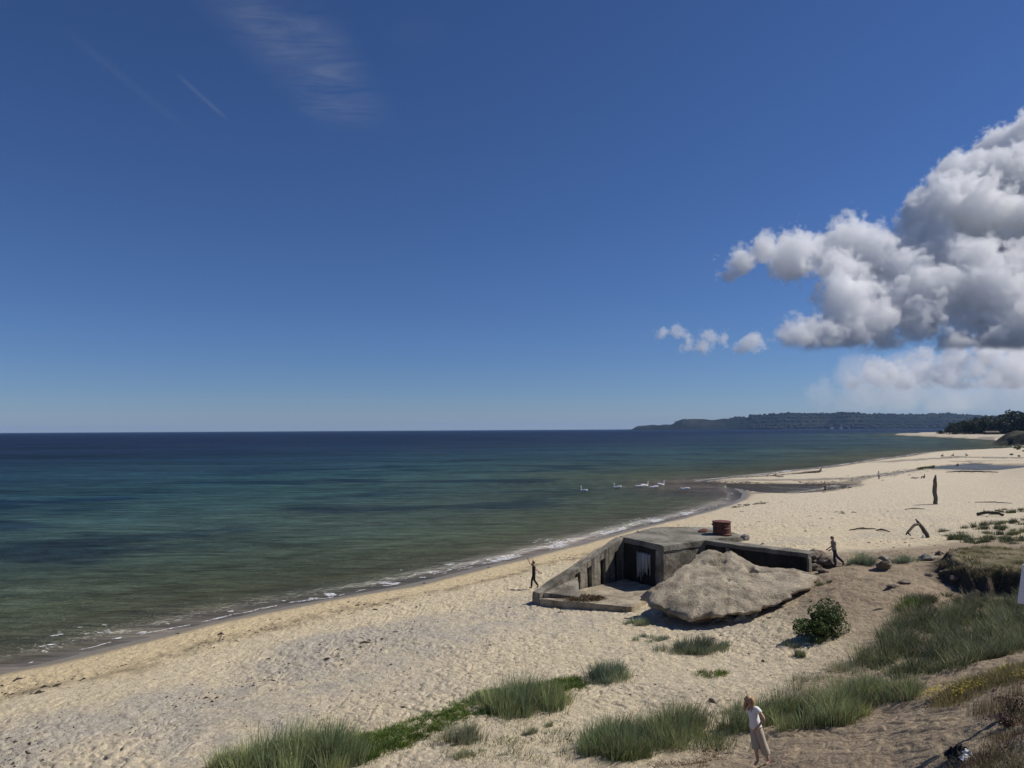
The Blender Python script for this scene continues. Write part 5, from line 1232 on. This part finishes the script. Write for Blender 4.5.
X = np.concatenate(wx); Y = np.concatenate(wy); kp = fbm(X * .12, Y * .12, 2) > -.15; X, Y = X[kp], Y[kp]; Z = np.maximum(height(X, Y, micro=False), -.02); m = len(X); s1 = rng.uniform(.05, .17, m); o6 = []
for q in range(6):
    th = q / 6 * 2 * np.pi; o6.append(np.stack([X + np.cos(th) * s1 * rng.uniform(1., 4., m), Y + np.sin(th) * s1 * rng.uniform(.7, 1.6, m), Z - .01], -1))
VV = np.concatenate([np.stack(o6, 1), np.stack([X, Y, Z + s1 * rng.uniform(.3, .8, m)], -1)[:, None]], 1).reshape(-1, 3); b7 = np.arange(m)[:, None] * 7
tag(mesh_obj('seaweed_wrack', VV, np.concatenate([np.concatenate([b7 + q, b7 + (q + 1) % 6, b7 + 6], 1) for q in range(6)]), M['weed'], smooth=False), 'dark weed left in lines along the inlet and the sand spit', 'seaweed', kind='stuff')

# ------------------------------------------------------------------ people
def skin(nodes, edges, root, sub=2):
    names = list(nodes); me = bpy.data.meshes.new('tmp'); me.from_pydata([nodes[n][0] for n in names], [(names.index(a), names.index(b)) for a, b in edges], [])
    o = bpy.data.objects.new('tmp', me); COL.objects.link(o)
    md = o.modifiers.new('s', 'SKIN'); md.use_smooth_shade = True; md.branch_smoothing = .4
    if sub: ss = o.modifiers.new('u', 'SUBSURF'); ss.levels = sub; ss.render_levels = sub
    for i, n in enumerate(names):
        r = nodes[n][1]; r = (r, r) if not isinstance(r, tuple) else r
        me.skin_vertices[0].data[i].radius = r; me.skin_vertices[0].data[i].use_root = (n == root)
    dg = bpy.context.evaluated_depsgraph_get(); ev = o.evaluated_get(dg); m2_ = bpy.data.meshes.new_from_object(ev)
    V = np.array([v.co[:] for v in m2_.vertices]); Fl = [list(p.vertices) for p in m2_.polygons]
    bpy.data.objects.remove(o); bpy.data.meshes.remove(me); bpy.data.meshes.remove(m2_)
    return V, Fl
def join(ms):
    V, Fl, b = [], [], 0
    for v, f in ms: V += [tuple(map(float, q)) for q in v]; Fl += [[i + b for i in q] for q in f]; b += len(v)
    return V, Fl
def fingers(wr, hand_dir, side_dir, thumb_dir, curl_dir, s=1.0):
    out = []; wr = np.array(wr); h = np.array(hand_dir, float); h /= np.linalg.norm(h); sd = np.array(side_dir, float); sd -= h * (sd @ h); sd /= np.linalg.norm(sd); cu = np.array(curl_dir, float)
    for k, ln in enumerate((.070, .082, .078, .060)):
        b = wr + h * .085 * s + sd * (.030 - .020 * k) * s
        out.append(tube([b - h * .03, b + h * ln * .45 * s + cu * .006, b + h * ln * .8 * s + cu * .02, b + h * ln * s + cu * .036], [.010, .0095, .0085, .006], 6, 0))
    b = wr + h * .03 * s + np.array(thumb_dir) * .018; td = np.array(thumb_dir)
    out.append(tube([b, b + h * .028 + td * .026, b + h * .055 + td * .034], [.012, .011, .007], 6, 0)); return out
def person(loc, face, J, label, top_m, leg_m, hair_m, shoe_m=None, sleeve=.55, leg_cut=1.0, hair='short', scale=1.0, sub=2, hands=True, group=None, loose=1.0, leg_loose=1.0, face_bits=True, skirt=None):
    """J: joint positions in metres, local frame with x to the person's right, y ahead, z up"""
    e = empty('person', tuple(map(float, loc)), math.atan2(-face[0], face[1])); tag(e, label, 'person', group); e.scale = (scale,) * 3
    g = lambda n: np.array(J[n], float); mid = lambda a, b, f: tuple(g(a) * (1 - f) + g(b) * f)
    pv, ch, nk, hd = g('pelvis'), g('chest'), g('neck'), g('head'); hdir = (hd - nk) / np.linalg.norm(hd - nk)
    nodes = {'pelvis': (tuple(pv), (.125, .10)), 'waist': (mid('pelvis', 'chest', .5), (.115, .09)), 'chest': (tuple(ch), (.135, .10)), 'neck': (tuple(nk), .055), 'jaw': (tuple(nk + hdir * .085), (.064, .070)), 'skull': (tuple(nk + hdir * .155 ), (.078, .094)), 'crown': (tuple(nk + hdir * .215), (.062, .076))}
    edges = [('pelvis', 'waist'), ('waist', 'chest'), ('chest', 'neck'), ('neck', 'jaw'), ('jaw', 'skull'), ('skull', 'crown')]
    for s_ in 'LR':
        nodes.update({'sh' + s_: (tuple(g('sh' + s_)), .058), 'el' + s_: (tuple(g('el' + s_)), .040), 'fa' + s_: (mid('el' + s_, 'wr' + s_, .35), .038), 'wr' + s_: (tuple(g('wr' + s_)), .025)})
        h_ = (g('wr' + s_) - g('el' + s_)); h_ /= np.linalg.norm(h_); nodes['pa' + s_] = (tuple(g('wr' + s_) + h_ * .075), (.040, .022))
        nodes.update({'hp' + s_: (tuple(g('hp' + s_)), .085), 'th' + s_: (mid('hp' + s_, 'kn' + s_, .4), .078), 'kn' + s_: (tuple(g('kn' + s_)), .052), 'ca' + s_: (mid('kn' + s_, 'an' + s_, .35), .054), 'an' + s_: (tuple(g('an' + s_)), .036), 'to' + s_: (tuple(g('to' + s_)), (.042, .028))})
        edges += [('chest', 'sh' + s_), ('sh' + s_, 'el' + s_), ('el' + s_, 'fa' + s_), ('fa' + s_, 'wr' + s_), ('wr' + s_, 'pa' + s_), ('pelvis', 'hp' + s_), ('hp' + s_, 'th' + s_), ('th' + s_, 'kn' + s_), ('kn' + s_, 'ca' + s_), ('ca' + s_, 'an' + s_), ('an' + s_, 'to' + s_)]
    ms = [skin(nodes, edges, 'pelvis', sub)]
    fy = np.array([0, 1., 0]); fy = fy - hdir * (fy @ hdir); fy /= np.linalg.norm(fy)
    if 'look' in J:
        a = J['look']; rot = np.array(Matrix.Rotation(a, 3, Vector(hdir))); fy = rot @ fy
    fxr = np.cross(fy, hdir); eye0 = nk + hdir * .14
    if hands:
        for s_, sg in (('L', -1), ('R', 1)):
            h_ = g('wr' + s_) - g('el' + s_); h_ /= np.linalg.norm(h_); sd = np.cross(h_, np.array([sg, .2, .1])); sd /= np.linalg.norm(sd)
            ms += fingers(g('wr' + s_), h_, sd, sd * .9 + np.array([-sg * .2, 0, 0]), np.array([-sg, 0, 0]) * 1.0)
    if face_bits:
        ms.append(tube([eye0 + fy * .085 + hdir * .005, eye0 + fy * .108 - hdir * .022, eye0 + fy * .088 - hdir * .030], [.010, .014, .010], 8, 0))
        for sg in (-1, 1): ms.append(tube([eye0 + fxr * sg * .072 + hdir * .025, eye0 + fxr * sg * .085 + hdir * .005 - fy * .012, eye0 + fxr * sg * .074 - hdir * .028], [.010, .016, .009], 8, 0))
    V, Fl = join(ms); body = mesh_obj('body', V, Fl, M['skin'], e)
    if face_bits:
        for sg in (-1, 1):
            V, Fl = tube([eye0 + fxr * sg * .032 + fy * .075 + hdir * .012, eye0 + fxr * sg * .032 + fy * .094 + hdir * .012], [.009, .006], 8, 0); mesh_obj('eye', [tuple(v) for v in V], Fl, M['eye'], body)
        V, Fl = tube([eye0 - fxr * .022 + fy * .083 - hdir * .052, eye0 + fy * .09 - hdir * .053, eye0 + fxr * .022 + fy * .083 - hdir * .052], [.006, .009, .006], 8, 0); mesh_obj('mouth', [tuple(v) for v in V], Fl, M['lip'], body)
    # clothes follow the body: its own surface, let out, with clean ends
    bV, bF = ms[0]; bV = np.array(bV)
    tm = bpy.data.meshes.new('tmp'); tm.from_pydata(bV.tolist(), [], bF); nrm = np.array([v.normal[:] for v in tm.vertices]); bpy.data.meshes.remove(tm)
    best = np.full(len(bV), 9.); bone = np.zeros(len(bV), int); par = np.zeros(len(bV))
    for bi, (a, b) in enumerate(edges):
        pa, pb = np.array(nodes[a][0]), np.array(nodes[b][0]); d_ = pb - pa; t = np.clip(((bV - pa) @ d_) / (d_ @ d_), 0, 1)
        ra, rb = (np.mean(nodes[a][1]), np.mean(nodes[b][1])); q = np.linalg.norm(bV - pa - t[:, None] * d_, axis=1) - (ra + (rb - ra) * t)
        k = q < best; best[k] = q[k]; bone[k] = bi; par[k] = t[k]
    names_ = ['%s-%s' % e_ for e_ in edges]; bn = np.array(names_)[bone]
    def cloth(name, mask, off, mat, thick=.006):
        fs = [f for f in bF if all(mask[i] for i in f)]; used = sorted({i for f in fs for i in f}); ix = {i: n for n, i in enumerate(used)}
        if not fs: return None
        Vc = bV[used] + nrm[used] * off[used][:, None]; o = mesh_obj(name, Vc, [[ix[i] for i in f] for f in fs], mat, e)
        md = o.modifiers.new('cloth', 'SOLIDIFY'); md.thickness = thick; md.offset = 1; return o
    tz = (bV - pv) @ ((ch - pv) / np.linalg.norm(ch - pv))
    torso = np.isin(bn, ['pelvis-waist', 'waist-chest', 'chest-shL', 'chest-shR']) | ((bn == 'chest-neck') & (par < .62)) | ((np.char.startswith(bn, 'pelvis-hp')) & (tz > -.07))
    shirt = torso.copy()
    for s_ in 'LR':
        f1 = bn == 'sh%s-el%s' % (s_, s_); shirt |= f1 & (par < sleeve)
        if sleeve > 1: shirt |= (bn == 'el%s-fa%s' % (s_, s_))
    off = np.where(torso, .016 + .016 * np.clip((.30 - tz) / .35, 0, 1) * loose, .016)
    cloth('shirt', shirt, off, top_m)
    cuts = leg_cut if isinstance(leg_cut, tuple) else (leg_cut, leg_cut)
    legs = ((bn == 'pelvis-waist') & (par < .35)) | np.char.startswith(bn, 'pelvis-hp'); flare = np.zeros(len(bV))
    for s_, c_ in zip('LR', cuts):
        for nm_, lo_, hi_ in (('hp%s-th%s', 0, .2), ('th%s-kn%s', .2, .5), ('kn%s-ca%s', .5, .7), ('ca%s-an%s', .7, 1.0)):
            k = bn == nm_ % (s_, s_); g_ = lo_ + (hi_ - lo_) * par; legs |= k & (g_ <= .5 + .5 * c_); flare = np.where(k, g_, flare)
    cloth('trousers', legs, .011 + (leg_loose - 1) * .075 * np.clip(flare * 1.6, .15, 1) + .012 * np.clip(flare - .5, 0, 1), leg_m)
    if shoe_m:
        for s_ in 'LR':
            a, t = g('an' + s_), g('to' + s_); dv_ = (t - a); dv_[2] = 0; dv_ /= np.linalg.norm(dv_) + 1e-9
            V, Fl = skin({'heel': (tuple(a - dv_ * .04 + np.array([0, 0, -.03])), (.045, .045)), 'mid': (tuple(a * .5 + t * .5), (.048, .045)), 'toe': (tuple(t), (.048, .034))}, [('heel', 'mid'), ('mid', 'toe')], 'mid', sub); mesh_obj('shoe', [tuple(v) for v in V], Fl, shoe_m, e)
    # hair: a cap round the skull, with locks when long
    hc = nk + hdir * .158 - fy * .004; hv, hf = [], []; nu, nv = 22, 14
    for iv_ in range(nv + 1):
        for iu in range(nu):
            th, ph = math.pi * iv_ / nv, 2 * math.pi * iu / nu; hh, ff, xx = math.cos(th), math.sin(th) * math.cos(ph), math.sin(th) * math.sin(ph)
            k = 1 + .05 * mnoise.noise(Vector((hh * 4, ff * 4, xx * 4)))
            hv.append(hc + (hdir * hh * .103 + fy * ff * .106 + fxr * xx * .092) * k)
    for iv_ in range(nv):
        for iu in range(nu):
            th, ph = math.pi * (iv_ + .5) / nv, 2 * math.pi * (iu + .5) / nu; hh, ff = math.cos(th), math.sin(th) * math.cos(ph)
            if hh > .50 or (ff < .18 and hh > -.35) or (ff < -.35 and hh > -.8): hf.append((iv_ * nu + iu, iv_ * nu + (iu + 1) % nu, (iv_ + 1) * nu + (iu + 1) % nu, (iv_ + 1) * nu + iu))
    parts_ = [(hv, hf)]
    if hair == 'long':
        for q in range(13):
            a_ = math.pi * (.43 + 1.14 * q / 12); x_, y_ = math.sin(a_), math.cos(a_)
            r0 = hc + fxr * x_ * .080 + fy * y_ * .088 + hdir * .03; ln = .31 + .03 * math.sin(q * 2.3)
            parts_.append(tube([r0, r0 - hdir * .10 + fxr * x_ * .022 + fy * y_ * .012, r0 - np.array([0, 0, 1]) * ln * .6 + fxr * x_ * .022 + fy * (.02 + y_ * .01), r0 - np.array([0, 0, 1]) * ln + fxr * x_ * .012 + fy * .045], [.036, .042, .036, .010], 7, .1, q * 1.1))
    V, Fl = join(parts_); ho = mesh_obj('hair', V, Fl, hair_m, e)
    return e
STAND = dict(pelvis=(0, 0, .96), chest=(0, .01, 1.30), neck=(0, .01, 1.47), head=(0, .03, 1.62), shL=(-.17, 0, 1.40), shR=(.17, 0, 1.40), elL=(-.23, -.03, 1.12), elR=(.23, -.03, 1.12), wrL=(-.24, .05, .88), wrR=(.24, .05, .88),
             hpL=(-.085, 0, .90), hpR=(.085, 0, .90), knL=(-.09, .02, .50), knR=(.09, .02, .50), anL=(-.09, -.02, .085), anR=(.09, -.02, .085), toL=(-.10, .12, .03), toR=(.10, .12, .03))
def pose(**k): d = dict(STAND); d.update(k); return d
def tilt(J, ang, axis='x', zmin=.2):
    out = {}
    for n, p in J.items():
        if n == 'look': out[n] = p; continue
        p = np.array(p, float); f = sstep(.05, .9, p[2]); a = ang * float(f); c, s_ = math.cos(a), math.sin(a)
        out[n] = (p[0], p[1] * c + p[2] * s_, p[2] * c - p[1] * s_) if axis == 'x' else (p[0] * c + p[2] * s_, p[1], p[2] * c - p[0] * s_)
    return out
# man striding along the shore with one arm flung up
J1 = pose(shR=(.17, .03, 1.42), elR=(.20, .27, 1.53), wrR=(.17, .36, 1.77), elL=(-.24, -.20, 1.20), wrL=(-.30, -.42, 1.08), knL=(-.08, .13, .50), anL=(-.06, .16, .09), toL=(-.06, .30, .035), knR=(.08, -.02, .50), anR=(.08, -.27, .14), toR=(.08, -.17, .03))
person(ground(534, 588.3), (-1, .12), J1, 'man in black clothes striding along the shore with one arm raised', M['black_cloth'], M['black_cloth'], M['hair_dark'], M['dark_shoe'], sleeve=.6, leg_cut=.95, scale=1.0)
# walker in jeans by the end of the bunker
J2 = tilt(pose(elL=(-.21, .06, 1.13), wrL=(-.20, .31, 1.01), elR=(.21, .02, 1.12), wrR=(.19, .26, 1.0), head=(0, .06, 1.61), knL=(-.08, .10, .50), anL=(-.08, .05, .085), toL=(-.08, .19, .03), knR=(.08, -.16, .53), anR=(.08, -.50, .20), toR=(.08, -.42, .06)), .07)
p2g = ground(836, 566.6)
person(p2g, (-1, -.06), J2, 'walker in dark jeans and a drab top stepping past the bunker wall', M['khaki_cloth'], M['denim'], M['hair_brown'], M['dark_shoe'], sleeve=.55, leg_cut=.95, leg_loose=1.12)
# woman coming down the sand path
J3 = pose(shL=(-.155, .0, 1.40), shR=(.155, 0, 1.40), elL=(-.32, -.03, 1.17), wrL=(-.19, .10, .99), elR=(.20, -.08, 1.13), wrR=(.20, -.06, .88), neck=(0, .02, 1.46), head=(.0, .05, 1.60), knL=(-.07, -.02, .50), anL=(-.07, -.13, .10), toL=(-.09, .0, .03), knR=(.08, .10, .50), anR=(.08, .10, .085), toR=(.07, .235, .025), look=.25)
J3 = tilt(tilt(J3, .06), .17, 'y')
person(ground(763, 765.5), (-.86, -.50), J3, 'woman with long reddish hair, white T-shirt and beige trousers on the path', M['white_cloth'], M['beige_cloth'], M['hair_blonde'], None, sleeve=.5, leg_cut=(.62, .25), hair='long', scale=.93, loose=1.05, leg_loose=1.55)
# small figures far along the beach
WALK = pose(knL=(-.08, .14, .5), anL=(-.08, .22, .09), toL=(-.08, .36, .04), knR=(.08, -.06, .5), anR=(.08, -.3, .14), toR=(.08, -.2, .03), elL=(-.22, -.1, 1.12), wrL=(-.24, -.08, .88))
SIT = pose(pelvis=(0, 0, .12), chest=(0, -.06, .48), neck=(0, -.05, .65), head=(0, 0, .80), shL=(-.17, -.05, .58), shR=(.17, -.05, .58), elL=(-.24, .1, .38), elR=(.24, .1, .38), wrL=(-.12, .32, .42), wrR=(.12, .32, .42), hpL=(-.1, .05, .12), hpR=(.1, .05, .12), knL=(-.13, .42, .46), knR=(.13, .42, .46), anL=(-.12, .62, .09), anR=(.12, .62, .09), toL=(-.12, .76, .04), toR=(.12, .76, .04))
LIE = pose(pelvis=(0, 0, .12), chest=(0, -.36, .15), neck=(0, -.53, .16), head=(0, -.68, .19), shL=(-.17, -.46, .14), shR=(.17, -.46, .14), elL=(-.26, -.2, .08), elR=(.26, -.2, .08), wrL=(-.25, .04, .07), wrR=(.25, .04, .07), hpL=(-.09, .06, .12), hpR=(.09, .06, .12), knL=(-.1, .46, .16), knR=(.1, .46, .2), anL=(-.1, .88, .08), anR=(.1, .88, .08), toL=(-.1, .93, .16), toR=(.1, .93, .16))
FARP = [(825, 491.6, (1, .1), WALK, 'khaki_cloth', 'black_cloth', 'walker in dark clothes at the mouth of the brown inlet'), (879, 479.5, (0, 1), STAND, 'white_cloth', 'grey_cloth', 'figure in pale clothes standing on the sand before the stream'),
        (915, 478.5, (-1, 0), LIE, 'grey_cloth', 'black_cloth', 'person lying on the sand just seaward of the wooden post'), (924.5, 478.6, (-1, .2), SIT, 'black_cloth', 'denim', 'person sitting beside the one lying near the post'),
        (958, 466.2, (-1, -.3), SIT, 'black_cloth', 'black_cloth', 'dark figure crouching at the edge of the pool'), (953.5, 456.2, (-1, 0), SIT, 'denim', 'black_cloth', 'larger dark sitter of the far group on the sandbar'), (966, 456, (1, 0), SIT, 'black_cloth', 'black_cloth', 'dark sitter at the inland end of the far sandbar group'),
        (943, 456.6, (-1, 0), SIT, 'red_cloth', 'denim', 'small sitter at the seaward end of the far sandbar group'), (1000, 446.5, (0, 1), STAND, 'black_cloth', 'black_cloth', 'dark standing figure where the near beach meets the bay'), (1006.5, 446.2, (1, 0), WALK, 'blue_cloth', 'grey_cloth', 'fainter figure walking beside the shaded bluff'),
        (776, 476.6, (-1, .1), SIT, 'khaki_cloth', 'black_cloth', 'person sitting upright on the narrow sand spit'), (779.5, 477.2, (1, 0), LIE, 'black_cloth', 'denim', 'person lying behind the sitter on the narrow spit')]
for px, py, fc, J, tm, lm_, lab in FARP:
    p = ground(px, py); sc_ = 1.0 if py > 460 else 1.12
    person(p, fc, J, lab, M[tm], M[lm_], M['hair_brown'], None, sub=1, hands=False, face_bits=False, sleeve=.6, leg_cut=.95, scale=sc_)
# ------------------------------------------------------------------ render settings
scene.view_settings.view_transform = 'Standard'; scene.view_settings.look = 'None'
scene.view_settings.exposure = 0.0; scene.view_settings.gamma = 1.0; scene.view_settings.use_curve_mapping = False
cy_ = scene.cycles
cy_.use_denoising = True
try: cy_.denoiser = 'OPENIMAGEDENOISE'
except Exception: pass
cy_.max_bounces = 16; cy_.diffuse_bounces = 3; cy_.glossy_bounces = 3; cy_.transmission_bounces = 4; cy_.volume_bounces = 11; cy_.transparent_max_bounces = 8
cy_.use_adaptive_sampling = True; cy_.adaptive_threshold = 0.01
cy_.volume_step_rate = 2.0; cy_.volume_max_steps = 512
